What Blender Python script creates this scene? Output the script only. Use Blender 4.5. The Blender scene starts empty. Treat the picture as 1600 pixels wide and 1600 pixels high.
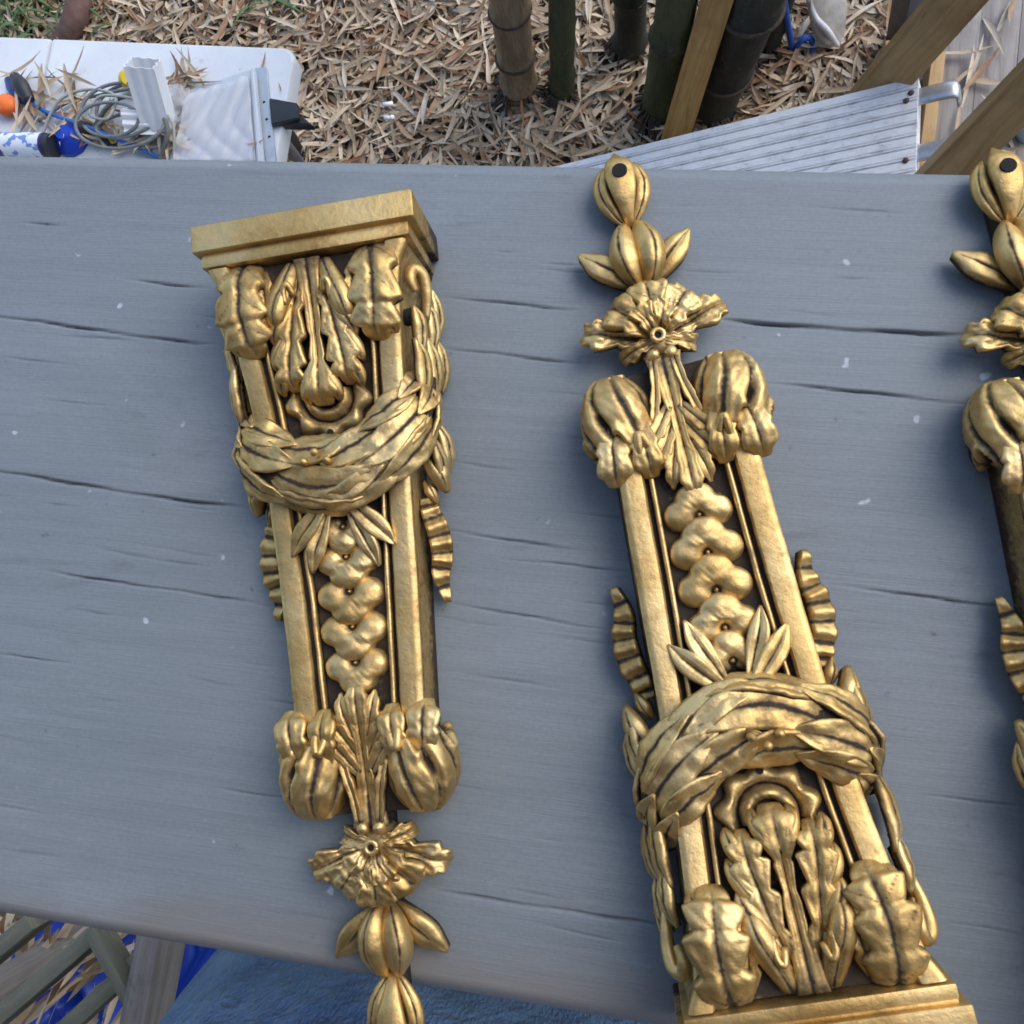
import bpy, bmesh, math, random
import numpy as np
from mathutils import Vector, Matrix

random.seed(7)
rng = np.random.default_rng(7)
S = bpy.context.scene
C = S.collection
H = 1.75                                   # height of the board's top above the ground (m)

# ------------------------------------------------------------------ camera
R = np.array([[0.9853448, 0.0818831, -0.1496352],
              [0.0967563, -0.9907666, 0.0949728],
              [-0.1404769, -0.1080591, -0.9841694]])     # camera (x right, y down, z forward) -> world
CAM = np.array([0.0448906, -0.0284919, 0.2952508 + H])
cd = bpy.data.cameras.new('camera')
cam = bpy.data.objects.new('camera', cd)
C.objects.link(cam)
xa, ya, za = R @ [1, 0, 0], R @ [0, -1, 0], R @ [0, 0, -1]
cam.matrix_world = Matrix(((xa[0], ya[0], za[0], CAM[0]), (xa[1], ya[1], za[1], CAM[1]),
                           (xa[2], ya[2], za[2], CAM[2]), (0, 0, 0, 1)))
cd.sensor_width = 36
cd.lens = 29.25
cd.clip_start = 0.01
cd.clip_end = 400
cd.dof.use_dof = True
cd.dof.focus_distance = 0.5
cd.dof.aperture_fstop = 40
S.camera = cam

# ------------------------------------------------------------------ sky, sun, exposure
SUN_EL, SUN_AZ = 50, 50                   # degrees; azimuth clockwise from +Y
w = bpy.data.worlds.new('World')
S.world = w
w.use_nodes = True
nt = w.node_tree
sky = nt.nodes.new('ShaderNodeTexSky')
sky.sky_type = 'NISHITA'
sky.sun_disc = False
sky.sun_elevation = math.radians(SUN_EL)
sky.sun_rotation = math.radians(SUN_AZ)
sky.air_density = 1.0
sky.dust_density = 1.2
sky.ozone_density = 1.0
bg = nt.nodes['Background']
bg.inputs['Strength'].default_value = 0.15
nt.links.new(sky.outputs[0], bg.inputs['Color'])
sl = bpy.data.lights.new('sun', 'SUN')
sl.energy = 0.85
sl.angle = math.radians(48)
sl.color = (1.0, 0.95, 0.87)
sun = bpy.data.objects.new('sun', sl)
C.objects.link(sun)
e_, a_ = math.radians(SUN_EL), math.radians(SUN_AZ)
sd = Vector((math.sin(a_) * math.cos(e_), math.cos(a_) * math.cos(e_), math.sin(e_)))
sun.rotation_euler = sd.to_track_quat('Z', 'Y').to_euler()
S.view_settings.view_transform = 'Standard'
S.view_settings.look = 'None'
S.view_settings.gamma = 1
S.view_settings.use_curve_mapping = False
S.view_settings.exposure = 1.0


# ------------------------------------------------------------------ helpers
def at(px, py, z):
    """world point at height z seen at photograph pixel (px, py)"""
    r = R @ np.array([(px - 800) / 1300., (py - 800) / 1300., 1.])
    return CAM + r * ((z - CAM[2]) / r[2])


def V(p):
    return Vector((float(p[0]), float(p[1]), float(p[2])))


def tag(o, label=None, cat=None, group=None, kind=None):
    if label: o['label'] = label
    if cat: o['category'] = cat
    if group: o['group'] = group
    if kind: o['kind'] = kind
    return o


def empty(name, loc=(0, 0, 0), rz=0, sc=1):
    o = bpy.data.objects.new(name, None)
    o.empty_display_size = 0.02
    C.objects.link(o)
    o.location = V(loc)
    o.rotation_euler = (0, 0, rz)
    o.scale = (sc, sc, sc)
    return o


def mk(name, data, mat, parent=None, scale=1.0, sharp=None, attr='patina', smooth=True):
    """one mesh object from (verts, faces[, per-vertex value])"""
    v = np.asarray(data[0], dtype=float) * scale
    me = bpy.data.meshes.new(name)
    me.from_pydata(v.tolist(), [], [tuple(int(i) for i in f) for f in data[1]])
    if len(data) > 2 and data[2] is not None:
        a = me.attributes.new(attr, 'FLOAT', 'POINT')
        a.data.foreach_set('value', np.asarray(data[2], dtype=np.float32))
    me.validate()
    if smooth:
        me.polygons.foreach_set('use_smooth', [True] * len(me.polygons))
        if sharp: me.set_sharp_from_angle(angle=math.radians(sharp))
    me.materials.append(mat)
    o = bpy.data.objects.new(name, me)
    C.objects.link(o)
    if parent: o.parent = parent
    return o


def join(*ds):
    vs, fs, ps, n = [], [], [], 0
    for d in ds:
        v = np.asarray(d[0], dtype=float)
        vs.append(v)
        fs += [tuple(i + n for i in f) for f in d[1]]
        ps.append(np.zeros(len(v)) if len(d) < 3 or d[2] is None else np.asarray(d[2], dtype=float))
        n += len(v)
    return np.concatenate(vs), fs, np.concatenate(ps)


def flip(d):
    """mirror in x"""
    v = np.array(d[0], dtype=float)
    v[:, 0] *= -1
    return v, [tuple(reversed(f)) for f in d[1]], d[2] if len(d) > 2 else None


def catmull(P, n):
    P = np.asarray(P, dtype=float)
    if P.ndim == 1: P = P[:, None]
    k = len(P)
    if k == 2:
        t = np.linspace(0, 1, n)[:, None]
        return P[0] * (1 - t) + P[1] * t
    E = np.vstack([2 * P[0] - P[1], P, 2 * P[-1] - P[-2]])
    out = []
    for t in np.linspace(0, k - 1, n):
        i = min(int(t), k - 2)
        u = t - i
        a, b, c, d = E[i], E[i + 1], E[i + 2], E[i + 3]
        out.append(.5 * ((2 * b) + (-a + c) * u + (2 * a - 5 * b + 4 * c - d) * u * u + (-a + 3 * b - 3 * c + d) * u ** 3))
    return np.array(out)


def wob(p, f=0.35, a=0.12, seed=0.):
    """small smooth irregularity of a hand-chased casting"""
    x, y, z = p[:, 0], p[:, 1], p[:, 2]
    n = (np.sin(f * x * 2.1 + seed + 1.3 * np.sin(f * y * 1.7 + seed)) + np.sin(f * y * 2.7 - seed * 2 + 1.1 * np.sin(f * z * 2.3 + x * f))
         + .6 * np.sin(f * 5.1 * x + f * 4.3 * y + seed * 3))
    return n * a


def grid_faces(n, m, off=0, wrap=False):
    F = []
    for i in range(n - 1):
        for j in range(m if wrap else m - 1):
            a = off + i * m + j
            b = off + i * m + (j + 1) % m
            F.append((a, b, b + m, a + m))
    return F


def leaf(path, width, camber=.25, groove=.5, thick=1.8, n=16, m=9, ups=None, up=(0, 0, 1), serr=(0, 0), flute=(0, 0),
         rim=0., pat=0., ripple=(0, 0), seed=0., amp=.12, vein=(0, 0)):
    """a solid cast leaf: spine through path, half widths along it, cambered section, grooved midrib, dark skirt"""
    P = catmull(path, n)
    Wd = np.maximum(catmull(width, n)[:, 0], .03 * max(width))
    U = catmull(ups, n) if ups is not None else np.tile(np.asarray(up, dtype=float), (n, 1))
    T = np.gradient(P, axis=0)
    T /= np.linalg.norm(T, axis=1)[:, None] + 1e-9
    Sd = np.cross(T, U)
    Sd /= np.linalg.norm(Sd, axis=1)[:, None] + 1e-9
    N = np.cross(Sd, T)
    s = np.linspace(-1, 1, m)
    t = np.linspace(0, 1, n)
    top, bot, pt, pb = [], [], [], []
    for i in range(n):
        wl = Wd[i]
        if serr[0]:
            fr = (serr[1] * t[i]) % 1.0                      # lobes swell toward the tip, then cut back sharply
            saw = (fr / .78) ** .7 if fr < .78 else 1 - ((fr - .78) / .22) ** 1.5
            wl = wl * (1.05 - serr[0] * 1.7 * (1 - saw) * min(1, t[i] * 4))
        fade = math.sin(math.pi * min(1, .08 + t[i] * .95)) ** .5
        hN = camber * wl * (1 - np.abs(s) ** 2.2) - groove * fade * np.exp(-(s / .17) ** 2) + rim * np.exp(-((np.abs(s) - .86) / .16) ** 2) * fade
        if flute[0]: hN = hN + flute[0] * fade * np.cos(flute[1] * math.pi * s)
        if vein[0]:
            vn_ = np.abs(np.sin(math.pi * (vein[1] * t[i] - .9 * np.abs(s)))) ** .6
            hN = hN + .6 * vein[0] * fade * (vn_ - .6) * np.clip(np.abs(s) * 3, 0, 1)
        if ripple[0]: hN = hN + ripple[0] * math.sin(2 * math.pi * ripple[1] * t[i])
        top.append(P[i] + np.outer(s * wl, Sd[i]) + np.outer(hN, N[i]))
        bot.append(P[i] + np.outer(s * wl * .9, Sd[i]) - N[i] * thick)
        g = .85 * np.exp(-(s / .13) ** 2) * (1 if groove > .15 else 0) * fade
        if flute[0]: g = np.maximum(g, .7 * np.clip(-np.cos(flute[1] * math.pi * s), 0, 1) ** 3 * fade)
        if vein[0]: g = np.maximum(g, .75 * fade * np.clip(1 - vn_ * 2.2, 0, 1))
        if ripple[0]: g = np.maximum(g, .9 * max(0, -math.sin(2 * math.pi * ripple[1] * t[i])) ** 2)
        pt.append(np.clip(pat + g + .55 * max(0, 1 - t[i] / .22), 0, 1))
        pb.append(np.ones(m))
    top, bot = np.concatenate(top), np.concatenate(bot)
    top = top + np.repeat(N, m, 0) * wob(top, seed=seed, a=amp)[:, None]
    q = n * m
    F = grid_faces(n, m)
    F += [tuple(reversed(f)) for f in grid_faces(n, m, q)]
    ring = [i for i in range(m)] + [i * m + m - 1 for i in range(1, n)] + [(n - 1) * m + j for j in range(m - 2, -1, -1)] + [i * m for i in range(n - 2, 0, -1)]
    L = len(ring)
    F += [(ring[k], ring[k] + q, ring[(k + 1) % L] + q, ring[(k + 1) % L]) for k in range(L)]
    F = [tuple(reversed(f)) for f in F]
    return np.concatenate([top, bot]), F, np.concatenate(pt + pb)


def tube(path, rad, n=20, m=10, flat=1.0, pat=0., up=(0, 0, 1), cap=True):
    P = catmull(path, n)
    r = catmull(rad, n)[:, 0] if np.ndim(rad) else np.full(n, rad)
    T = np.gradient(P, axis=0)
    T /= np.linalg.norm(T, axis=1)[:, None] + 1e-9
    U = np.asarray(up, dtype=float)
    Sd = np.cross(T, U)
    Sd /= np.linalg.norm(Sd, axis=1)[:, None] + 1e-9
    N = np.cross(Sd, T)
    a = np.linspace(0, 2 * math.pi, m, endpoint=False)
    v = np.concatenate([P[i] + r[i] * (np.outer(np.cos(a), Sd[i]) + flat * np.outer(np.sin(a), N[i])) for i in range(n)])
    F = grid_faces(n, m, 0, True)
    if cap: F += [tuple(range(m))[::-1], tuple((n - 1) * m + j for j in range(m))]
    return v, F, np.full(len(v), pat)


def blob(c, r, n=10, m=14, pat=0., seed=0., amp=.12):
    v, F = [], []
    for i in range(n + 1):
        th = math.pi * i / n
        for j in range(m):
            ph = 2 * math.pi * j / m
            v.append((c[0] + r[0] * math.sin(th) * math.cos(ph), c[1] + r[1] * math.sin(th) * math.sin(ph), c[2] + r[2] * math.cos(th)))
    v = np.array(v)
    d = v - np.array(c)
    d /= np.linalg.norm(d, axis=1)[:, None] + 1e-9
    v = v + d * wob(v, seed=seed, a=amp)[:, None]
    F = [tuple(reversed(f)) for f in grid_faces(n + 1, m, 0, True)]
    F = [tuple(reversed(f)) for f in F]
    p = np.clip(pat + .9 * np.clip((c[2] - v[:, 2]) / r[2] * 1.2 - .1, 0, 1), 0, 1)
    return v, F, p


def bevel_box(x0, x1, y0, y1, z0, z1, b=.001, seg=2):
    bm = bmesh.new()
    bmesh.ops.create_cube(bm, size=1)
    for q in bm.verts:
        q.co = ((x0 + x1) / 2 + q.co.x * (x1 - x0), (y0 + y1) / 2 + q.co.y * (y1 - y0), (z0 + z1) / 2 + q.co.z * (z1 - z0))
    if b: bmesh.ops.bevel(bm, geom=bm.edges[:], offset=b, segments=seg, affect='EDGES', profile=.6)
    bm.verts.index_update()
    d = [tuple(q.co) for q in bm.verts], [tuple(q.index for q in f.verts) for f in bm.faces]
    bm.free()
    return d


def beam(p0, p1, wd, dp, b=.003, roll=0.):
    """squared timber between two points: width, depth"""
    p0, p1 = V(p0), V(p1)
    L = (p1 - p0).length
    q = (p1 - p0).to_track_quat('Z', 'Y').to_matrix() @ Matrix.Rotation(roll, 3, 'Z')
    d = bevel_box(-wd / 2, wd / 2, -dp / 2, dp / 2, 0, L, b)
    return [tuple(q @ Vector(v) + p0) for v in d[0]], d[1]


# ------------------------------------------------------------------ materials
def nodes(name):
    m = bpy.data.materials.new(name)
    m.use_nodes = True
    t = m.node_tree
    return m, t, t.nodes, t.links, t.nodes['Principled BSDF']


def noise(N, L, scale, detail=4, rough=.6, vec=None, dist=0.):
    n = N.new('ShaderNodeTexNoise')
    n.inputs['Scale'].default_value = scale
    n.inputs['Detail'].default_value = detail
    n.inputs['Roughness'].default_value = rough
    n.inputs['Distortion'].default_value = dist
    if vec: L.new(vec, n.inputs['Vector'])
    return n


def ramp(N, L, src, stops):
    r = N.new('ShaderNodeValToRGB')
    while len(r.color_ramp.elements) < len(stops): r.color_ramp.elements.new(.5)
    for e, (p, c) in zip(r.color_ramp.elements, stops):
        e.position = p
        e.color = (*c, 1) if len(c) == 3 else c
    L.new(src, r.inputs[0])
    return r


def mapping(N, L, scale=(1, 1, 1), coord='Object', rot=(0, 0, 0)):
    tc = N.new('ShaderNodeTexCoord')
    mp = N.new('ShaderNodeMapping')
    mp.inputs['Scale'].default_value = scale
    mp.inputs['Rotation'].default_value = rot
    L.new(tc.outputs[coord], mp.inputs['Vector'])
    return mp.outputs[0]


def bump(N, L, B, src, strength, dist):
    b = N.new('ShaderNodeBump')
    b.inputs['Strength'].default_value = strength
    b.inputs['Distance'].default_value = dist
    L.new(src, b.inputs['Height'])
    L.new(b.outputs[0], B.inputs['Normal'])
    return b


def mixc(N, L, f, a, b, mode='MIX'):
    m = N.new('ShaderNodeMix')
    m.data_type = 'RGBA'
    m.blend_type = mode
    for s_, v in ((m.inputs[0], f), (m.inputs[6], a), (m.inputs[7], b)):
        if isinstance(v, (int, float)): s_.default_value = v
        elif isinstance(v, tuple): s_.default_value = (*v, 1) if len(v) == 3 else v
        else: L.new(v, s_)
    return m.outputs[2]


def maprange(N, L, src, a, b, c=0., d=1.):
    m = N.new('ShaderNodeMapRange')
    for i, x in zip((1, 2, 3, 4), (a, b, c, d)): m.inputs[i].default_value = x
    L.new(src, m.inputs[0])
    return m.outputs[0]


def math_(N, L, op, a, b=None):
    m = N.new('ShaderNodeMath')
    m.operation = op
    for s_, v in ((m.inputs[0], a), (m.inputs[1], b)):
        if v is None: continue
        if isinstance(v, (int, float)): s_.default_value = v
        else: L.new(v, s_)
    return m.outputs[0]


def simple(name, c1, c2=None, rough=.6, scale=30, metal=0., bmp=0., bdist=.002, stretch=(1, 1, 1), spec=.5, detail=5):
    m, t, N, L, B = nodes(name)
    v = mapping(N, L, stretch)
    n = noise(N, L, scale, detail, .65, v)
    r = ramp(N, L, n.outputs[0], [(.3, c1), (.7, c2 or c1)])
    L.new(r.outputs[0], B.inputs['Base Color'])
    B.inputs['Roughness'].default_value = rough
    B.inputs['Metallic'].default_value = metal
    B.inputs['Specular IOR Level'].default_value = spec
    if bmp:
        bump(N, L, B, n.outputs[0], bmp, bdist)
    return m


def gilt_material(name, patbase=0.):
    m, t, N, L, B = nodes(name)
    at_ = N.new('ShaderNodeAttribute')
    at_.attribute_name = 'patina'
    v = mapping(N, L, (.001, .001, .001))          # the mounts are modelled in millimetres
    n1 = noise(N, L, 90, 5, .7, v)
    n2 = noise(N, L, 420, 4, .65, v)
    n3 = noise(N, L, 32, 3, .5, v)
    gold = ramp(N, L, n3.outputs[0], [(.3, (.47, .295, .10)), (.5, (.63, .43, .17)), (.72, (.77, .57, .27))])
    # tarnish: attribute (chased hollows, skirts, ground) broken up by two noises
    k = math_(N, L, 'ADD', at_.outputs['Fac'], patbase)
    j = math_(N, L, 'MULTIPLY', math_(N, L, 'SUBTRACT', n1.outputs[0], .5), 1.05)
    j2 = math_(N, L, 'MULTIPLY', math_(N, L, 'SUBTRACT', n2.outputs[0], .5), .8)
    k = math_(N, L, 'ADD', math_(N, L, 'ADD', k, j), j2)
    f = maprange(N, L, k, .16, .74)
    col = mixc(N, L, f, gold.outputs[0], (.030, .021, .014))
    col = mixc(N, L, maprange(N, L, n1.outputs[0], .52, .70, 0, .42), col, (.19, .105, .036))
    L.new(col, B.inputs['Base Color'])
    L.new(maprange(N, L, f, 0, 1, 1, .35), B.inputs['Metallic'])
    ro = math_(N, L, 'ADD', maprange(N, L, n1.outputs[0], .3, .75, .42, .64), math_(N, L, 'MULTIPLY', f, .25))
    L.new(ro, B.inputs['Roughness'])
    hb = math_(N, L, 'ADD', math_(N, L, 'MULTIPLY', n2.outputs[0], .35), n1.outputs[0])
    bump(N, L, B, hb, .4, .0011)
    return m


M = {}
M['gilt'] = gilt_material('gilt_bronze')
M['hole'] = simple('hole_black', (.006, .005, .005), rough=.9)


def board_material():
    m, t, N, L, B = nodes('grey_painted_wood')
    v = mapping(N, L, (1, 14, 1))
    vf = mapping(N, L, (1, 30, 1))
    vi = mapping(N, L, (1, 1, 1))
    big = noise(N, L, 3.2, 4, .6, vi)
    streak = noise(N, L, 9, 8, .7, v, .4)
    fine = noise(N, L, 42, 6, .75, vf)
    speck = noise(N, L, 150, 3, .55, vi)
    chips = noise(N, L, 105, 2, .45, vi)
    base = ramp(N, L, streak.outputs[0], [(.25, (.162, .186, .200)), (.5, (.184, .210, .226)), (.78, (.204, .232, .248))])
    col = mixc(N, L, maprange(N, L, big.outputs[0], .35, .7, 0, .55), base.outputs[0], (.185, .212, .222))
    dk = maprange(N, L, fine.outputs[0], .64, .80, 0, .4)
    col = mixc(N, L, dk, col, (.075, .078, .088))
    col = mixc(N, L, maprange(N, L, speck.outputs[0], .70, .76, 0, .55), col, (.07, .06, .06))
    col = mixc(N, L, maprange(N, L, chips.outputs[0], .735, .765, 0, .7), col, (.52, .55, .60))
    smear = noise(N, L, 16, 5, .65, mapping(N, L, (1, 4, 1)), .8)
    col = mixc(N, L, maprange(N, L, smear.outputs[0], .62, .74, 0, .38), col, (.085, .078, .085))
    pale = noise(N, L, 7, 6, .7, mapping(N, L, (1, 2.5, 1)), .5)
    col = mixc(N, L, maprange(N, L, pale.outputs[0], .50, .72, 0, .30), col, (.30, .32, .345))
    grit = noise(N, L, 700, 2, .6, vi)
    col = mixc(N, L, maprange(N, L, grit.outputs[0], .35, .65, 0, .16), col, (.09, .10, .12))
    tan = noise(N, L, 26, 2, .4, mapping(N, L, (1.6, 1, 1)))
    col = mixc(N, L, maprange(N, L, tan.outputs[0], .73, .80, 0, .45), col, (.23, .19, .13))
    sx = N.new('ShaderNodeSeparateXYZ')
    L.new(vi, sx.inputs[0])
    yy = math_(N, L, 'ADD', sx.outputs['Y'], math_(N, L, 'MULTIPLY', math_(N, L, 'SUBTRACT', pale.outputs[0], .5), .05))
    col = mixc(N, L, maprange(N, L, yy, -.163, -.146, .75, 0), col, (.185, .168, .150))      # paint rubbed off the near edge
    a = N.new('ShaderNodeAttribute')
    a.attribute_name = 'patina'
    col = mixc(N, L, a.outputs['Fac'], col, (.045, .042, .046))
    L.new(col, B.inputs['Base Color'])
    L.new(maprange(N, L, streak.outputs[0], .2, .8, .42, .62), B.inputs['Roughness'])
    B.inputs['Specular IOR Level'].default_value = .45
    hb = math_(N, L, 'ADD', math_(N, L, 'MULTIPLY', fine.outputs[0], .6), streak.outputs[0])
    bump(N, L, B, hb, .36, .0010)
    return m


M['board'] = board_material()


def wood_mat(name, dark, mid, light, grain=(40, 40, 2.5), rough=.75):
    m, t, N, L, B = nodes(name)
    v = mapping(N, L, grain)
    vi = mapping(N, L)
    n1 = noise(N, L, 1.0, 7, .7, v, .6)
    n2 = noise(N, L, 9, 4, .6, vi)
    r = ramp(N, L, n1.outputs[0], [(.28, dark), (.5, mid), (.72, light)])
    col = mixc(N, L, maprange(N, L, n2.outputs[0], .46, .72, 0, .6), r.outputs[0], tuple(c * .45 for c in mid))
    n4 = noise(N, L, 30, 5, .7, mapping(N, L, (1, 1, .3)), .5)
    col = mixc(N, L, maprange(N, L, n4.outputs[0], .60, .72, 0, .55), col, (.06, .05, .042))
    L.new(col, B.inputs['Base Color'])
    B.inputs['Roughness'].default_value = rough
    bump(N, L, B, n1.outputs[0], .5, .003)
    return m


# ------------------------------------------------------------------ the board
def make_board():
    crk = []                                # (x0, y0, x1, y1, depth mm, width mm) in board millimetres

    def pc(x0, y0, x1, y1, d, wd):
        a, b = at(x0, y0, H) * 1000, at(x1, y1, H) * 1000
        crk.append((a[0], a[1], b[0], b[1], d, wd))
    pc(-40, 492, 330, 538, 1.6, .75)
    pc(200, 438, 330, 450, 1.2, .6)
    pc(-40, 733, 385, 795, 1.7, .8)
    pc(690, 466, 915, 486, 1.2, .6)
    pc(1120, 500, 1520, 525, 2.0, .9)
    pc(685, 545, 905, 570, 1.3, .65)
    pc(1200, 600, 1520, 633, 1.4, .65)
    pc(60, 888, 400, 945, 1.2, .6)
    pc(690, 826, 900, 858, 1.0, .6)
    pc(780, 875, 985, 893, .9, .55)
    pc(700, 945, 960, 985, .9, .5)
    pc(1310, 915, 1600, 950, 1.2, .6)
    pc(690, 1390, 1050, 1452, 1.1, .8)
    pc(-20, 1020, 120, 1040, .7, .5)
    pc(1440, 1245, 1600, 1262, .8, .6)
    pc(850, 410, 905, 413, .8, .5)
    pc(40, 345, 95, 350, .8, .6)
    for k in range(85):
        x = rng.uniform(-260, 230); y = rng.uniform(-150, 120); l = rng.uniform(6, 40)
        crk.append((x, y, x + l, y - rng.uniform(-.02, .1) * l, rng.uniform(.15, .5), rng.uniform(.45, .7)))
    xs = np.concatenate([np.arange(-1300, -340, 60), np.arange(-340, 300, 4), np.arange(300, 1301, 50)])
    y0, y1 = -167.5, 133.
    ys = np.linspace(y0, y1, 760)
    X, Y = np.meshgrid(xs, ys, indexing='ij')
    Z = .35 * np.sin(Y * .045 + X * .002) + .03 * np.sin(Y * .31 + .6 * np.sin(X * .013)) + .015 * np.sin(Y * 1.1 + np.sin(X * .021))
    edge = np.minimum(Y - y0, y1 - Y)
    Z -= 4.0 * (1 - np.clip(edge / 6, 0, 1)) ** 2
    P = np.zeros_like(X)
    for cx0, cy0, cx1, cy1, d, wd in crk:
        t = (X - cx0) / (cx1 - cx0)
        yc = cy0 + (cy1 - cy0) * t + .5 * np.sin(X * .05 + cy0) + .2 * np.sin(X * .23 + cx0) + .14 * np.sin(X * .7 + cx0)
        L = abs(cx1 - cx0)
        tt = np.clip(np.minimum(t, 1 - t) * L / min(14, L * .4), 0, 1)
        tt = np.where((t > 0) & (t < 1), tt, 0) * (.7 + .3 * np.sin(X * .12 + cy0 * 3))
        g = np.exp(-((Y - yc) / (wd * .66)) ** 2) * tt
        Z -= d * g
        P = np.maximum(P, g * min(.85, .25 + d * .32))
    n, m = X.shape
    v = np.stack([X, Y, Z], -1).reshape(-1, 3)
    F = [tuple(reversed(f)) for f in grid_faces(n, m)]
    q = len(v)
    b = np.stack([X, Y, np.full_like(Z, -38.)], -1)
    low = [b[0, 0], b[-1, 0], b[-1, -1], b[0, -1]]
    v = np.vstack([v, low])
    F += [(q, q + 1, q + 2, q + 3)][::-1]
    F.append(tuple([i * m for i in range(n)] + [q + 1, q]))
    F.append(tuple([i * m + m - 1 for i in range(n - 1, -1, -1)] + [q + 3, q + 2]))
    F.append(tuple([j for j in range(m - 1, -1, -1)] + [q, q + 3]))
    F.append(tuple([(n - 1) * m + j for j in range(m)] + [q + 2, q + 1]))
    o = mk('board', (v, F, np.concatenate([P.ravel(), np.zeros(4)])), M['board'], None, .001, sharp=60)
    o.location = (0, 0, H)
    tag(o, 'wide blue-grey painted wooden board with dark cracks carrying the gilt mounts', 'board')
    return o


make_board()


# ------------------------------------------------------------------ the gilt mount (millimetres: x across, v along, z up)
def zr(v):                                   # height of the rails' top along the mount
    return np.interp(v, [-5, 8, 20, 33, 60, 92, 130, 175, 205, 290], [37, 36, 34.5, 32, 26.5, 21.5, 19.5, 19.5, 16, 5])


def hw(v):                                   # half width over the rails
    return np.interp(v, [10, 15, 19, 26, 33, 60, 92, 130, 150, 171, 205], [36, 34.5, 32.2, 30.6, 30, 27.4, 25.4, 24, 23.2, 22.3, 21])


def rw(v):                                   # rail width
    return np.interp(v, [10, 33, 92, 130, 205], [7.5, 7.6, 7.6, 8.2, 7.8])


def L3(pts):
    """(x, v, dz over the rails) -> mm points, y = -v"""
    return [(x, -v, zr(v) + dz) for x, v, dz in pts]


def A3(pts):
    """(x, v, z) absolute"""
    return [(x, -v, z) for x, v, z in pts]


def loft(section, vs):
    """section(v) -> list of (x, z, patina); closed loop loft along v"""
    rows = [section(v) for v in vs]
    m = len(rows[0])
    vv = np.array([(x, -v, z) for v, r in zip(vs, rows) for x, z, p in r])
    pp = np.array([p for r in rows for x, z, p in r])
    F = [tuple(reversed(f)) for f in grid_faces(len(vs), m, 0, True)]
    F += [tuple(range(m)), tuple((len(vs) - 1) * m + j for j in range(m - 1, -1, -1))]
    return vv, F, pp


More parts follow.
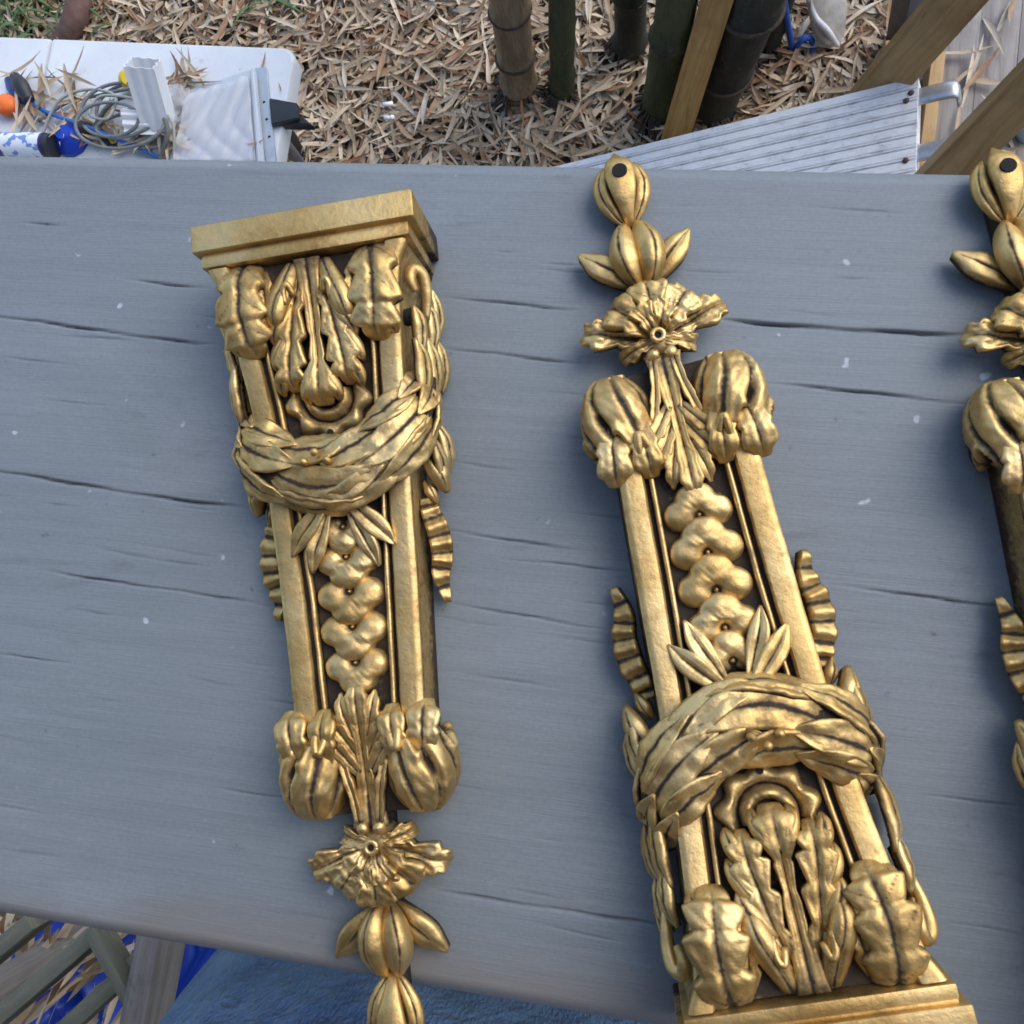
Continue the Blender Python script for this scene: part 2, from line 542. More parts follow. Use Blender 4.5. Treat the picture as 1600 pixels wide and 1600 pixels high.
def make_mount():
    g = M['gilt']
    root = empty('gilt_mount')

    def part(name, d, parent=root, sharp=None, mat=g):
        return mk(name, d, mat, parent, 1.0, sharp)

    vs = np.concatenate([np.arange(13, 34, 1.5), np.arange(34, 206, 4.0)])

    # body: walls and the tarnished sunk ground
    def sec(v):
        a, z = hw(v) - .7, zr(v)
        i = a - rw(v) + .3
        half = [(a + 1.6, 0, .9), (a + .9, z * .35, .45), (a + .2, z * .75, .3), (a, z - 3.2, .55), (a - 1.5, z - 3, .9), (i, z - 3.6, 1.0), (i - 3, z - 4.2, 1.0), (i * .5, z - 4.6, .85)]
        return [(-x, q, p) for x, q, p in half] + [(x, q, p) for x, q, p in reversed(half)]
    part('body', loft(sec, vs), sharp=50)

    # rails and thin beads
    for sg in (-1, 1):
        def rail(v):
            a, z, r = hw(v), zr(v), rw(v)
            L_ = [(a, z - 3.6, .7), (a, z - .9, .1), (a - .8, z - .1, 0), (a - 2.2, z + .05, 0), (a - r + 2, z + .05, 0), (a - r + .7, z - .15, .05), (a - r, z - 1.1, .4), (a - r + .2, z - 4, 1)]
            w_ = .12 * math.sin(v * .21 + sg) + .08 * math.sin(v * .57)
            L_ = [(x + w_ * .5, q + w_ * .6, p) for x, q, p in L_]
            L_ = [(sg * x, q, p) for x, q, p in L_]
            return L_ if sg < 0 else L_[::-1]
        part('rail', loft(rail, vs), sharp=42)

        def bead(v):
            a, z = hw(v) - rw(v) - 2.4, zr(v)
            w_ = .15 * math.sin(v * .3 + sg * 2)
            L_ = [(a + .95, z - 4.3, 1), (a + .8, z - 1.5 + w_, .15), (a, z - 1.0 + w_, 0), (a - .8, z - 1.6 + w_, .15), (a - .95, z - 4.3, 1)]
            L_ = [(sg * x, q, p) for x, q, p in L_]
            return L_ if sg < 0 else L_[::-1]
        part('bead', loft(bead, vs[6:-8]))

    # cap slab and its mouldings
    d = bevel_box(-39.3, 39.3, -7.4, 2.4, 0, 38, 1.0, 3)
    v_ = np.array(d[0])
    cap = part('cap', (v_, d[1], np.where(v_[:, 2] < 5, .9, 0.0)), sharp=35)
    for x, v0, v1, z, b in ((36.6, 7.0, 8.4, 35.4, .3), (36.9, 8.3, 12.6, 36.4, 1.0)):
        d = bevel_box(-x, x, -v1, -v0, 0, z, b, 2)
        v_ = np.array(d[0])
        part('moulding', (v_, d[1], np.where(v_[:, 2] < 20, .7, .9 if z < 35 else 0.05)), cap, 35)

    # upper acanthus leaf: midrib, leaflets, lobes in one casting
    ds = [leaf(L3([(0, 14, -1), (0, 26, -.5), (0, 38, .5), (0, 47, 2), (0, 54, 4.5), (0, 60, 5), (0, 63.5, 1)]), [4.4, 3.4, 2.6, 2.8, 5.0, 6.4, 3.4], .18, 1.4, 4, 36, 13, rim=.6, serr=(.2, 5.5)),
          leaf(L3([(0, 51, 2.5), (3.5, 56, 4.5), (5.2, 60.5, 3.2), (5.4, 62.5, .5)]), [1.5, 2.6, 2.4, 1], .5, .4, 4, 12, 7)]
    ds.append(flip(ds[1]))
    side = [leaf(L3([(3.4, 20, -1.5), (6.2, 30, 1), (8.0, 40, 2.5), (9.5, 49, 3.8), (9.8, 54.5, 4.2), (9.6, 58, .5)]), [1.5, 3.8, 5.0, 5.8, 5.2, 1.4], .14, 1.2, 4, 56, 13, serr=(.28, 4.6), rim=.5, seed=2, vein=(.6, 4.6)),
            leaf(L3([(8, 37, .5), (12, 43, 2.4), (14.4, 48, 2.0), (15.2, 50.5, -.5)]), [1.5, 2.8, 2.4, .6], .45, .5, 4, 12, 7, seed=3),
            leaf(L3([(7, 29, .5), (11.5, 35, 2.2), (13.8, 39.5, 2.2), (14.2, 42, 0)]), [1.5, 2.8, 2.4, .6], .45, .5, 4, 12, 7, seed=4),
            leaf(L3([(9.5, 48, 1.5), (12.5, 53, 3.5), (13.8, 57, 2.6), (14, 59, .5)]), [1.5, 2.6, 2.2, .6], .45, .5, 4, 12, 7, seed=5),
            leaf(L3([(5.6, 15, -2), (8.5, 23, 1), (11.5, 30, 3.4), (12.6, 35, 3), (12.4, 37.5, 0)]), [2.2, 3.6, 3.8, 3.0, 1.2], .5, .5, 5, 16, 9, seed=6),
            tube(L3([(5.2, 27, 1.6), (6.4, 23.4, 3.2), (8, 25, 3.2), (8.2, 30, 3)]), 1.1, 12, 8)]
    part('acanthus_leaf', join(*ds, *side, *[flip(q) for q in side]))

    # the two big leaves that fold over the rails' heads
    def fold():
        return join(leaf(L3([(22.8, 13.5, -3), (23.2, 20, 1.6), (23.4, 29, 4.2), (22.8, 36, 4.8), (22.0, 41, 3.6), (21.4, 44.5, -.5)]), [6.4, 8.4, 9.2, 9.0, 8.0, 3.0], .26, .9, 5, 60, 19, serr=(.24, 3.6), rim=.5, seed=1, vein=(.55, 3.6)),
                    leaf(L3([(17.5, 15, -4), (16.0, 22, .2), (15.0, 29, 2.4), (14.6, 34.5, 2.4), (14.4, 37.5, -1)]), [2.0, 3.4, 4.0, 3.4, 1.0], .2, 1.0, 4, 30, 13, serr=(.3, 3.4), rim=.5, seed=7, vein=(.5, 3.4)),
                    leaf(L3([(24, 36, 4.6), (26.4, 39.5, 4.4), (27.4, 42, 2.2), (27.6, 43.5, -1)]), [1.6, 2.8, 2.6, .8], .3, .6, 4, 14, 9, seed=8, rim=.3))
    f_ = fold()
    part('folded_leaf', f_)
    part('folded_leaf', flip(f_))

    # scalloped shell hanging under the leaf's tip
    def shell(r0, r1, sc, lift, sg):
        th = np.radians(np.linspace(-105, 105, 43))
        v, p = [], []
        for a in th:
            k = 1 + .10 * math.cos(a * sc) if sc else 1
            for q in np.linspace(0, 1, 7):
                r = (r0 + (r1 - r0) * q) * (k if q > .4 else 1)
                x, vv = r * math.sin(a), 60 + r * math.cos(a) * .95
                v.append((x, -vv, zr(vv) - 4.5 + lift * math.sin(math.pi * (q * .85 + .1)) - (1.5 if q == 1 else 0)))
                p.append(.95 if q in (0, 1) else .25 + .3 * abs(2 * q - 1))
        F = [tuple(reversed(f)) for f in grid_faces(43, 7)]
        v = np.array(v)
        v[:, 2] += wob(v, .5, .2, sg)
        return v, F, np.array(p)
    sh = part('shell', join(shell(4, 9.2, 0, 4.6, 1), shell(9, 15.5, 9, 4.0, 3)))
    hv = zr(73) - .2
    part('pin_hole', tube(A3([(0, 72.6, hv - 3), (0, 72.7, hv + .25)]), 1.2, 3, 10, up=(1, 0, 0)), sh, 40, M['hole'])

    # swag of laurel leaves: a sagging core dressed with overlapping leaves
    sp = [(-32.6, 58, 9), (-31.6, 66, 15.5), (-28.4, 74, 22), (-17, 83.5, 25), (0, 88, 25.5), (17, 82, 26), (28, 72, 24.5), (31.8, 62, 19), (32.8, 52, 13)]
    sw = catmull(A3(sp), 81)
    srad = np.interp(np.linspace(0, 1, 81), [0, .12, .28, .5, .72, .88, 1], [4.4, 6.6, 9.2, 10.6, 9.2, 6.7, 4.4])
    SF = .44
    swag = part('swag', tube(A3(sp), [3.8, 5.2, 7.2, 8.8, 9.4, 8.8, 7.2, 5.2, 3.8], 60, 16, SF, .8))
    Tn = np.gradient(sw, axis=0)
    Tn /= np.linalg.norm(Tn, axis=1)[:, None]
    Un = np.array([(0.9 * np.sign(p[0]) * min(1, max(0, (abs(p[0]) - 22) / 10)), 0, 1) for p in sw])
    Sn = np.cross(Tn, Un)
    Sn /= np.linalg.norm(Sn, axis=1)[:, None]
    Nn = np.cross(Sn, Tn)

    def on(t, ph, lift=0.):
        i = min(80, max(0, t * 80))
        k = int(round(i))
        c, s_ = math.cos(ph), math.sin(ph)
        u = Sn[k] * s_ * SF + Nn[k] * c
        u = u / np.linalg.norm(u)
        return sw[k] + Sn[k] * s_ * srad[k] + Nn[k] * c * srad[k] * SF + u * lift, u
    lv = []
    for t0, t1, p0, p1, wd in [(.02, .22, -34, -52, 4.6), (.03, .24, 18, 8, 5.2), (.06, .26, 62, 80, 4.6),
                               (.14, .40, -48, -60, 6.2), (.17, .43, 6, -14, 7.2), (.18, .42, 56, 66, 6.4),
                               (.33, .60, -40, -64, 7.6), (.34, .62, 14, 34, 8.4), (.36, .58, 70, 88, 6.6),
                               (.98, .78, -34, -52, 4.6), (.97, .76, 18, 8, 5.2), (.94, .74, 62, 80, 4.6),
                               (.86, .60, -48, -64, 6.2), (.84, .56, 2, 10, 7.4), (.82, .58, 56, 70, 6.4),
                               (.70, .47, -36, -22, 7.2), (.68, .46, 44, 58, 6.8)]:
        ts = np.linspace(0, 1, 5)
        pts, ups = [], []
        for q in ts:
            p_, u_ = on(t0 + (t1 - t0) * q, math.radians(p0 + (p1 - p0) * q), [-1.0, .3, 1.2, 1.7, 1.3][int(q * 4)])
            pts.append(p_); ups.append(u_)
        wd *= .86
        lv.append(leaf(pts, [1.4, wd * .85, wd, wd * .75, .4], .06, .22, 1.6, 24, 13, ups=ups, rim=.3, pat=.16, seed=t0 * 40, amp=.26))
    for d in lv: part('laurel_leaf', d, swag)
    for x, v, dz in ((-3, 81, 10.2), (1, 84, 10.4), (-7, 83.6, 9.9)):
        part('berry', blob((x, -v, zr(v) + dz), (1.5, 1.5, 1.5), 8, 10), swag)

    # laurel climbing the side walls to the screw holes
    for sg in (-1, 1):
        W_ = []
        for pts, wd in [([(33, 66, 22), (34.5, 58, 22), (34.6, 50, 23), (33, 44, 25)], 3.4), ([(35, 64, 13), (36.8, 56, 14), (36.6, 48, 15), (35, 41, 16)], 3.4),
                        ([(36, 60, 6), (38, 53, 6.5), (38.2, 46, 7), (37, 39, 8)], 3.0), ([(34, 50, 22), (35, 43, 23.5), (35, 37, 25), (33.6, 33, 26)], 2.8),
                        ([(36, 46, 12), (37.6, 39, 13), (37.4, 33, 14), (36.2, 28, 16)], 2.8), ([(36.4, 40, 6), (38.2, 33, 6.5), (38.4, 27, 8), (37.4, 22, 10)], 2.6),
                        ([(34, 78, 18), (35.6, 84, 15), (35.6, 90, 12), (34, 94, 10)], 2.8), ([(34, 70, 12), (37, 77, 10), (37.6, 84, 8), (36, 89, 6)], 2.8)]:
            pp = A3([(sg * x, v, z) for x, v, z in pts])
            part('laurel_leaf', leaf(pp, [.9, wd, wd * .9, .3], .35, .6, 2.0, 13, 7, up=(sg * .85, 0, .6), rim=.3, seed=pts[0][1]), swag)
        W_.append(tube(A3([(sg * 36, 36, 18), (sg * 37.4, 28, 20), (sg * 37.0, 21.5, 22.5), (sg * 34.4, 20, 25), (sg * 33.6, 24, 26.5), (sg * 34.6, 28, 25)]), [1.2, 1.9, 2.3, 2.2, 1.9, 1.2], 26, 9, up=(sg, 0, .4)))
        part('curled_tendril', join(*W_))
        part('screw_hole', tube(A3([(sg * 29.5, 35.5, 21.5), (sg * 31.4, 35.4, 22.2)]), 3.0, 3, 14, up=(0, 1, 0), pat=1), root, 40, M['hole'])
        # long drop and the crimped ribbon tail beside the shaft
        part('drop', leaf(A3([(sg * 29.5, 82, 12), (sg * 32.6, 86, 13), (sg * 34.6, 91, 12), (sg * 35.6, 96, 8.5)]), [1.6, 3.6, 3.4, 1.2], .55, .2, 3.5, 14, 9, up=(sg * .4, 0, 1)))
        part('drop', leaf(A3([(sg * 28, 91, 9), (sg * 30, 95, 9.5), (sg * 31.4, 100, 7)]), [1.2, 2.4, .8], .6, .2, 3, 10, 7, up=(sg * .4, 0, 1)))
        part('ribbon_tail', leaf(A3([(sg * 27.4, 97, 8), (sg * 29.0, 102, 10), (sg * 31.2, 110, 10), (sg * 31.6, 118, 9), (sg * 30.2, 125, 8), (sg * 31.4, 134.5, 6)]),
                                 [2.2, 3.4, 4.0, 3.8, 3.1, 1.1], .08, .0, 4.5, 60, 9, up=(sg * .3, 0, 1), ripple=(.8, 6.5), rim=.7))

    # sprig of four leaves under the swag
    for sg in (-1, 1):
        part('sprig_leaf', leaf(L3([(sg * 3, 96, 3), (sg * 8, 101, 2.8), (sg * 14, 107.5, 2.2), (sg * 18.4, 113.5, .6)]), [.8, 3.0, 3.6, .4], .25, 1.2, 2.6, 18, 11, rim=.7, up=(sg * .1, 0, 1), seed=sg))
        part('sprig_leaf', leaf(L3([(sg * 3, 98, 2), (sg * 6.4, 106, 1.8), (sg * 9.6, 113, 1.6), (sg * 11.8, 120, 0)]), [.8, 2.6, 3.2, .4], .25, 1.1, 2.6, 18, 11, rim=.7, up=(-sg * .25, 0, 1), seed=sg * 3))

    # chain of husk flowers
    for k, (v0, sc) in enumerate([(106.5, .86), (117, 1.0), (129, 1.05), (141, 1.05), (153, .98)]):
        na, nr = 56, 12
        vv, pp = [], []
        circ = [(0., 3.0, 6.0), (4.8, -.8, 5.0), (-4.8, -.8, 5.0), (0., -1.0, 4.4)]   # lobes: toward the finial and to either side
        for j in range(na):
            a = 2 * math.pi * j / na                  # 0 = toward the finial
            u = (math.sin(a), math.cos(a))
            ro = 0
            for cx, cy, r in circ:
                bq = cx * u[0] + cy * u[1]
                disc = bq * bq - (cx * cx + cy * cy - r * r)
                if disc > 0: ro = max(ro, bq + math.sqrt(disc))
            for i in range(nr):
                q = i / (nr - 1)
                x, y = ro * q * u[0], ro * q * u[1]
                h = 0
                for cx, cy, r in circ[:3]:
                    h += (4.0 * max(0, 1 - ((x - cx) ** 2 + (y - cy) ** 2) / (r * r * 1.06)) ** .5) ** 4
                h = h ** .25
                hole = math.exp(-(((y + 1.6) ** 2 + x * x) / 2.2))
                h = h * (1 - .75 * hole) + .10 * y + .5
                low = max(0, 1 - h / 2.6)
                if q == 1: h = -1.5
                vv.append((x * sc * 1.2, -(v0 + y * sc * 1.1), zr(v0 + y * sc) - 4.0 + h + .06 * y))
                pp.append(min(1, 1.3 * hole + .7 * low + (.6 if q == 1 else 0)))
        vv = np.array(vv)
        vv[:, 2] += wob(vv, .5, .12, k)
        hf = part('husk_flower', (vv, [tuple(reversed(f)) for f in grid_faces(na, nr)] + [((na - 1) * nr + i + 1, i + 1, i, (na - 1) * nr + i)[::-1] for i in range(nr - 1)], np.array(pp)))
        part('pistil', blob((0, -(v0 - 1.6 * sc), zr(v0) - 2.4), (.85, .85, 1.8), 6, 8), hf)

    # palmette between the volutes
    ds = [leaf(L3([(0, 206, 0), (0, 196, -.8), (0, 186, -.4), (0, 178, 0), (0, 168, 1.4), (0, 161, 1.6), (0, 156.5, -1.8)]), [5.8, 4.2, 2.5, 2.3, 3.6, 3.4, .5], .1, 1.0, 6, 40, 13, rim=.5, serr=(.12, 6), seed=1)]
    for pts, wd in [([(1.2, 180, -.5), (3.6, 172, .6), (5.4, 165.5, 1), (6.0, 161, -1.5)], [1.2, 2.6, 2.4, .5]), ([(1.6, 183, -.5), (5.4, 176, .6), (8.6, 171, .8), (10, 167, -1.5)], [1.2, 2.6, 2.4, .5]),
                    ([(2, 188, -.5), (6, 182, .8), (9, 178, .8), (10.8, 174.5, -1.5)], [1.2, 2.6, 2.2, .5]), ([(3.5, 204, 1), (4.6, 195, 1.2), (6.5, 187, .8), (8, 181, -1)], [1.2, 1.4, 1.5, .6])]:
        q = leaf(L3(pts), [x * 1.15 for x in wd], .15, .8, 4, 20, 11, rim=.4, serr=(.2, 3.4), seed=pts[0][1])
        ds += [q, flip(q)]
    part('palmette', join(*ds))

    # volutes: knobs wrapped in fluted leaf lobes
    for sg in (-1, 1):
        c0 = np.array((18.6, -187., 10.5))
        rx, ry, rz_ = 11.6, 15.6, 13.5
        nt_, nf = 72, 110
        vv, pp = [], []
        for i in range(nt_ + 1):
            te = math.radians(90 - 180 * i / nt_)                 # +90 = finial side, -90 = cap side
            for j in range(nf):
                ph = 2 * math.pi * j / nf - math.pi
                d_, p_ = 0., .04
                swirl = .30 * math.sin(te * 1.1 + .4)
                for gk, (gp, gd) in enumerate(((-1.15, 1.4), (-.45, 1.5), (.30, 1.9), (1.05, 1.4), (1.85, 1.2))):
                    q = (ph - gp - swirl * (1 + .35 * gk)) / .10
                    e = math.exp(-q * q) * math.cos(te) ** .7
                    d_ -= gd * e
                    p_ = max(p_, .85 * e)
                q = (ph - .30 - swirl * 1.75) / .12                # deep eye between two folds
                e = math.exp(-q * q) * math.exp(-((te + .10) / .30) ** 2)
                d_ -= 2.6 * e
                p_ = max(p_, min(1, 1.3 * e))
                d_ += 1.2 * math.exp(-((ph - .62 - swirl) / .34) ** 2) * math.cos(te) + .8 * math.exp(-((ph + .5 - swirl) / .3) ** 2) * math.cos(te)
                lip = -.62 + .16 * math.sin(ph * 5.2 + 1.) + .10 * math.sin(ph * 11)
                k_ = 1 / (1 + math.exp((te - lip) / .028))        # 1 beyond the leaf's rolled lip
                d_ += 1.3 * math.exp(-((te - lip - .10) / .13) ** 2) - 2.8 * k_
                p_ = max(p_, .95 * math.exp(-((te - lip + .07) / .07) ** 2), .35 * k_)
                o_ = np.array((math.cos(te) * math.sin(ph), -math.sin(te), math.cos(te) * math.cos(ph)))
                vv.append(c0 + o_ * (np.array((rx, ry, rz_)) + .9 + d_))
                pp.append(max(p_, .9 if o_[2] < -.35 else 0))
        vv = np.array(vv)
        vv = vv + (vv - c0) / np.linalg.norm(vv - c0, axis=1)[:, None] * wob(vv, a=.14, seed=2.)[:, None]
        core = (vv, grid_faces(nt_ + 1, nf, 0, True), np.array(pp))
        if sg < 0: core = flip(core)
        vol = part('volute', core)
        under = [([(13.0, 184, 20), (12.4, 177, 22.8), (12.0, 171, 22.6), (11.8, 166, 18.5)], [3.0, 4.6, 4.8, 2.4]), ([(21.5, 184, 20), (22.4, 176, 23.2), (23.0, 170, 22.4), (23.4, 165.5, 18)], [3.4, 5.4, 5.8, 2.8])]
        for k, (pts, wd) in enumerate(under):
            d = leaf(A3(pts), wd, .22, .8, 3.6, 40, 15, serr=(.14, 2.4), rim=.5, seed=k * 3 + sg, up=(.3 if k == 2 else 0, 0, 1))
            part('leaf_lobe', d if sg > 0 else flip(d), vol)
        for pts in ([(12, 171, 19), (11, 175, 22.5), (13.4, 180, 24.5), (14.2, 175, 23.5), (13.4, 170.4, 20)],):
            d = tube(A3(pts), [.8, 1.3, 1.5, 1.3, .8], 18, 8)
            part('curl', d if sg > 0 else flip(d), vol)

    # rosette: ruffled petals round a little ring
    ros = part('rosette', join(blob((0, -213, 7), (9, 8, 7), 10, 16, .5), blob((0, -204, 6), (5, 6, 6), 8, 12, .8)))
    for k, (an, ln, wd, z1, zt) in enumerate([(0, 21, 6.8, 17.5, 14), (41, 20, 7.2, 16.5, 13), (-41, 20, 7.2, 16.5, 13), (70, 25.5, 5.4, 11.5, 10), (-70, 25.5, 5.4, 11.5, 10), (104, 13, 3.6, 13, 8), (-104, 13, 3.6, 13, 8), (21, 15, 4.6, 18.2, 15), (-23, 14.5, 4.6, 18, 15)]):
        a = math.radians(an)
        u = np.array((math.sin(a), math.cos(a)))
        pts = []
        for q, zz in ((.1, 13), (.4, z1), (.7, z1 * .6 + zt * .4 + 1), (.93, zt + 1.2), (1.0, zt - 3)):
            pts.append((u[0] * ln * q, 212 + u[1] * ln * q * .93, zz))
        part('petal', leaf(A3(pts), [1.2, wd * .7, wd, wd * .95, wd * .5], .22, 1.1, 3.4, 36, 15, serr=(.24, 2.5 + .12 * k), rim=.9, seed=k * 2., amp=.3, vein=(.3, 2.6)), ros)
    th = np.linspace(0, 2 * math.pi, 17)
    part('ring', tube([(1.9 * math.cos(t), -212 + 1.9 * math.sin(t), 17.6) for t in th], .85, 33, 8), ros)
    part('pin_hole', tube(A3([(0, 212, 15), (0, 212, 17.4)]), 1.4, 3, 12, up=(1, 0, 0)), ros, 40, M['hole'])
    for sg in (-1, 1):
        part('bead', blob((sg * 2.9, -206.2, 15.5), (2.3, 2.4, 2.4), 9, 12), ros)

    # opening bud: two swollen petals between two spread leaves
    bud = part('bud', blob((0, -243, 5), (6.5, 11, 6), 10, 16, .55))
    for sg in (-1, 1):
        part('petal', leaf(A3([(sg * 1.4, 232, 8), (sg * 3.9, 238, 12), (sg * 4.8, 245, 12.2), (sg * 3.6, 252, 9.5), (sg * 1.8, 257.5, 6)]), [1.4, 4.2, 5.0, 3.8, .5], .75, .2, 5, 20, 11, up=(sg * .35, 0, 1), seed=sg * 4), bud)
        part('leaf', leaf(A3([(sg * 2, 233.5, 5), (sg * 8, 239.5, 7.5), (sg * 14, 245, 7), (sg * 19.6, 250.5, 5.5)]), [1.4, 4.2, 4.4, .5], .28, .7, 4, 18, 9, rim=.3, up=(sg * -.15, 0, 1), seed=sg * 2), bud)
    part('knuckle', blob((0, -231.5, 9), (3.4, 3.2, 3.6), 8, 12, .2), bud)

    # closed end bud with the nail hole
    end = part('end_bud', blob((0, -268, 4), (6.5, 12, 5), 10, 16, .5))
    part('petal', leaf(A3([(0, 254.5, 5), (0, 260, 9.5), (0, 268, 12.5), (0, 276, 11.5), (0, 283, 6.5)]), [.8, 2.4, 4.6, 4.8, .5], .22, .0, 4, 20, 11), end)
    for sg in (-1, 1):
        part('petal', leaf(A3([(sg * .8, 256, 5), (sg * 4.6, 261, 7.2), (sg * 7.2, 268, 8), (sg * 6.4, 275, 7.4), (sg * 3.4, 280, 5)]), [.6, 2.2, 3.0, 2.6, .5], .5, .5, 4, 18, 9, up=(sg * .5, 0, 1), rim=.3), end)
    part('nail_hole', tube(A3([(0, 272.2, 8), (0, 272.9, 14.1)]), 2.6, 3, 16, up=(1, 0, 0)), end, 40, M['hole'])
    # backing strip that ties the finial together
    part('backing', loft(lambda v: [(-4.5, 0, 1), (-3.8, 5, .9), (3.8, 5, .9), (4.5, 0, 1)], np.arange(196, 277, 5.)))
    return root


def copy_tree(o, parent=None):
    c = o.copy()
    C.objects.link(c)
    c.parent = parent
    for ch in o.children: copy_tree(ch, c)
    return c


mount = make_mount()
GM = 'gilt bronze mounts lying on the board'
poses = [((-0.0768302, 0.0912974), 11.787, 1.004, 'gilt bronze console mount lying with its flat cap at the far edge, leftmost of three'),
         ((0.1094432, -0.1469457), 196.740, 1.0297, 'gilt bronze console mount lying reversed, cap nearest the jeans, middle of three'),
         ((0.2265, -0.1367), 195.0, 1.0, 'gilt bronze console mount cut off by the right edge, only its left flank showing')]
for i, ((px, py), deg, sc, lab) in enumerate(poses):
    o = mount if i == 0 else copy_tree(mount)
    o.location = (px, py, H + .0006)
    o.rotation_euler = (0, 0, math.radians(deg))
    o.scale = (sc * .001,) * 3
    tag(o, lab, 'mount', GM)


# ------------------------------------------------------------------ ground and leaf litter
M['soil'] = simple('soil', (.075, .052, .036), (.19, .14, .098), .95, 22, bmp=.6, bdist=.02)


def leaf_mat(name='dry_bamboo_leaf'):
    m, t, N, L, B = nodes(name)
    a = N.new('ShaderNodeAttribute')
    a.attribute_name = 'tint'
    n = noise(N, L, 60, 4, .6, mapping(N, L))
    k = math_(N, L, 'ADD', a.outputs['Fac'], math_(N, L, 'MULTIPLY', math_(N, L, 'SUBTRACT', n.outputs[0], .5), .35))
    r = ramp(N, L, k, [(0, (.13, .074, .04)), (.14, (.30, .135, .05)), (.22, (.30, .21, .125)), (.5, (.47, .355, .225)), (.75, (.62, .50, .345)), (1, (.38, .33, .265))])
    L.new(r.outputs[0], B.inputs['Base Color'])
    B.inputs['Roughness'].default_value = .6
    return m


M['leaf'] = leaf_mat()


def litter_leaf(l, wd, bend, fold):
    """a curled lance-shaped leaf along +x: 10 points"""
    v = []
    for t, q in ((0, .12), (.18, .7), (.45, 1.), (.72, .75), (1, .05)):
        z = bend * (t - .5) ** 2 * 4
        v += [(l * (t - .5), wd * q / 2, z + fold * q), (l * (t - .5), 0, z), (l * (t - .5), -wd * q / 2, z + fold * q)]
    F = []
    for i in range(4):
        a = i * 3
        F += [(a, a + 1, a + 4, a + 3), (a + 1, a + 2, a + 5, a + 4)]
    return np.array(v), F


def rotm(rz, rx, ry):
    return np.array(Matrix.Rotation(rz, 3, 'Z') @ Matrix.Rotation(ry, 3, 'Y') @ Matrix.Rotation(rx, 3, 'X'))


gr = mk('ground', ([(-25, -25, 0), (25, -25, 0), (25, 25, 0), (-25, 25, 0)], [(0, 1, 2, 3)]), M['soil'], smooth=False)
tag(gr, kind='structure')


def rtint():
    q = rng.random()
    return rng.uniform(0, .14) if q < .10 else rng.uniform(.15, .22) if q < .17 else rng.uniform(.85, 1) if q < .3 else rng.uniform(.25, .8)


vs_, fs_, ts_, nn = [], [], [], 0
for k in range(33000):
    x, y = rng.uniform(-2.5, 1.7), rng.uniform(.7, 2.2)
    if k % 5 == 0: x, y = rng.uniform(-2.4, 1.2), rng.uniform(-2.2, .35)
    l = rng.uniform(.03, .125) * (1 if rng.random() < .9 else 1.25)
    v, F = litter_leaf(l, rng.uniform(.006, .016), rng.uniform(-.012, .018), rng.uniform(0, .004))
    rm = rotm(rng.uniform(0, 6.3), rng.uniform(-.6, .6), rng.normal(0, .16))
    v = v @ rm.T + (x, y, .012 + .03 * rng.random())
    vs_.append(v); fs_ += [tuple(i + nn for i in f) for f in F]; nn += len(v)
    ts_.append(np.full(len(v), rtint()))
o = mk('leaf_litter', (np.concatenate(vs_), fs_, np.concatenate(ts_)), M['leaf'], attr='tint')
tag(o, 'deep litter of dry tan bamboo leaves covering the ground', 'leaf litter', kind='stuff')

LM = []
for k in range(24):
    v, F = litter_leaf(rng.uniform(.07, .15), rng.uniform(.009, .016), rng.uniform(-.015, .022), rng.uniform(.001, .005))
    me = bpy.data.meshes.new('fallen_leaf')
    me.from_pydata(v.tolist(), [], F)
    a = me.attributes.new('tint', 'FLOAT', 'POINT')
    a.data.foreach_set('value', np.full(len(v), rtint() if k > 3 else [.12, .2, .18, .9][k], dtype=np.float32))
    me.polygons.foreach_set('use_smooth', [True] * len(me.polygons))
    me.materials.append(M['leaf'])
    LM.append(me)


def fallen(p, rz=None, parent=None, tilt=.25, me=None, sc=1., name='fallen_leaf'):
    o = bpy.data.objects.new(name, me or LM[rng.integers(len(LM))])
    C.objects.link(o)
    o.location = V(p)
    o.rotation_euler = (rng.normal(0, tilt), rng.normal(0, tilt * .6), rng.uniform(0, 6.3) if rz is None else rz)
    o.scale = (sc, sc, sc)
    if parent: o.parent = parent
    return o


for k in range(280):
    px, py = rng.uniform(440, 1600), rng.uniform(-10, 255)
    if k % 9 == 0: px, py = rng.uniform(0, 440), rng.uniform(0, 60)
    fallen(at(px, py, .05), parent=gr)

# ------------------------------------------------------------------ bamboo culms, posts and beams behind the board
def culm_mat(name, a, b, scale=14):
    m, t, N, L, B = nodes(name)
    n1 = noise(N, L, scale, 6, .7, mapping(N, L, (1, 1, .35)))
    n2 = noise(N, L, 38, 5, .7, mapping(N, L, (1, 1, .7)), .8)
    n3 = noise(N, L, 60, 3, .6, mapping(N, L, (3, 3, .25)))
    r = ramp(N, L, n1.outputs[0], [(.32, a), (.66, b)])
    col = mixc(N, L, maprange(N, L, n3.outputs[0], .45, .7, 0, .45), r.outputs[0], tuple(x * .4 for x in a))
    col = mixc(N, L, maprange(N, L, n2.outputs[0], .60, .70, 0, .6), col, (.16, .15, .12))
    L.new(col, B.inputs['Base Color'])
    B.inputs['Roughness'].default_value = .65
    bump(N, L, B, n2.outputs[0], .5, .006)
    return m


M['culm_tan'] = culm_mat('culm_tan', (.15, .10, .055), (.36, .26, .16))
M['culm_green'] = culm_mat('culm_green', (.022, .032, .013), (.085, .095, .035))
M['culm_dark'] = culm_mat('culm_dark', (.009, .012, .011), (.036, .042, .03))
M['culm_grey'] = culm_mat('culm_grey', (.10, .085, .065), (.26, .22, .17))
M['root'] = simple('root_fibres', (.03, .022, .016), (.10, .075, .05), .95, 40, bmp=.6, bdist=.01)


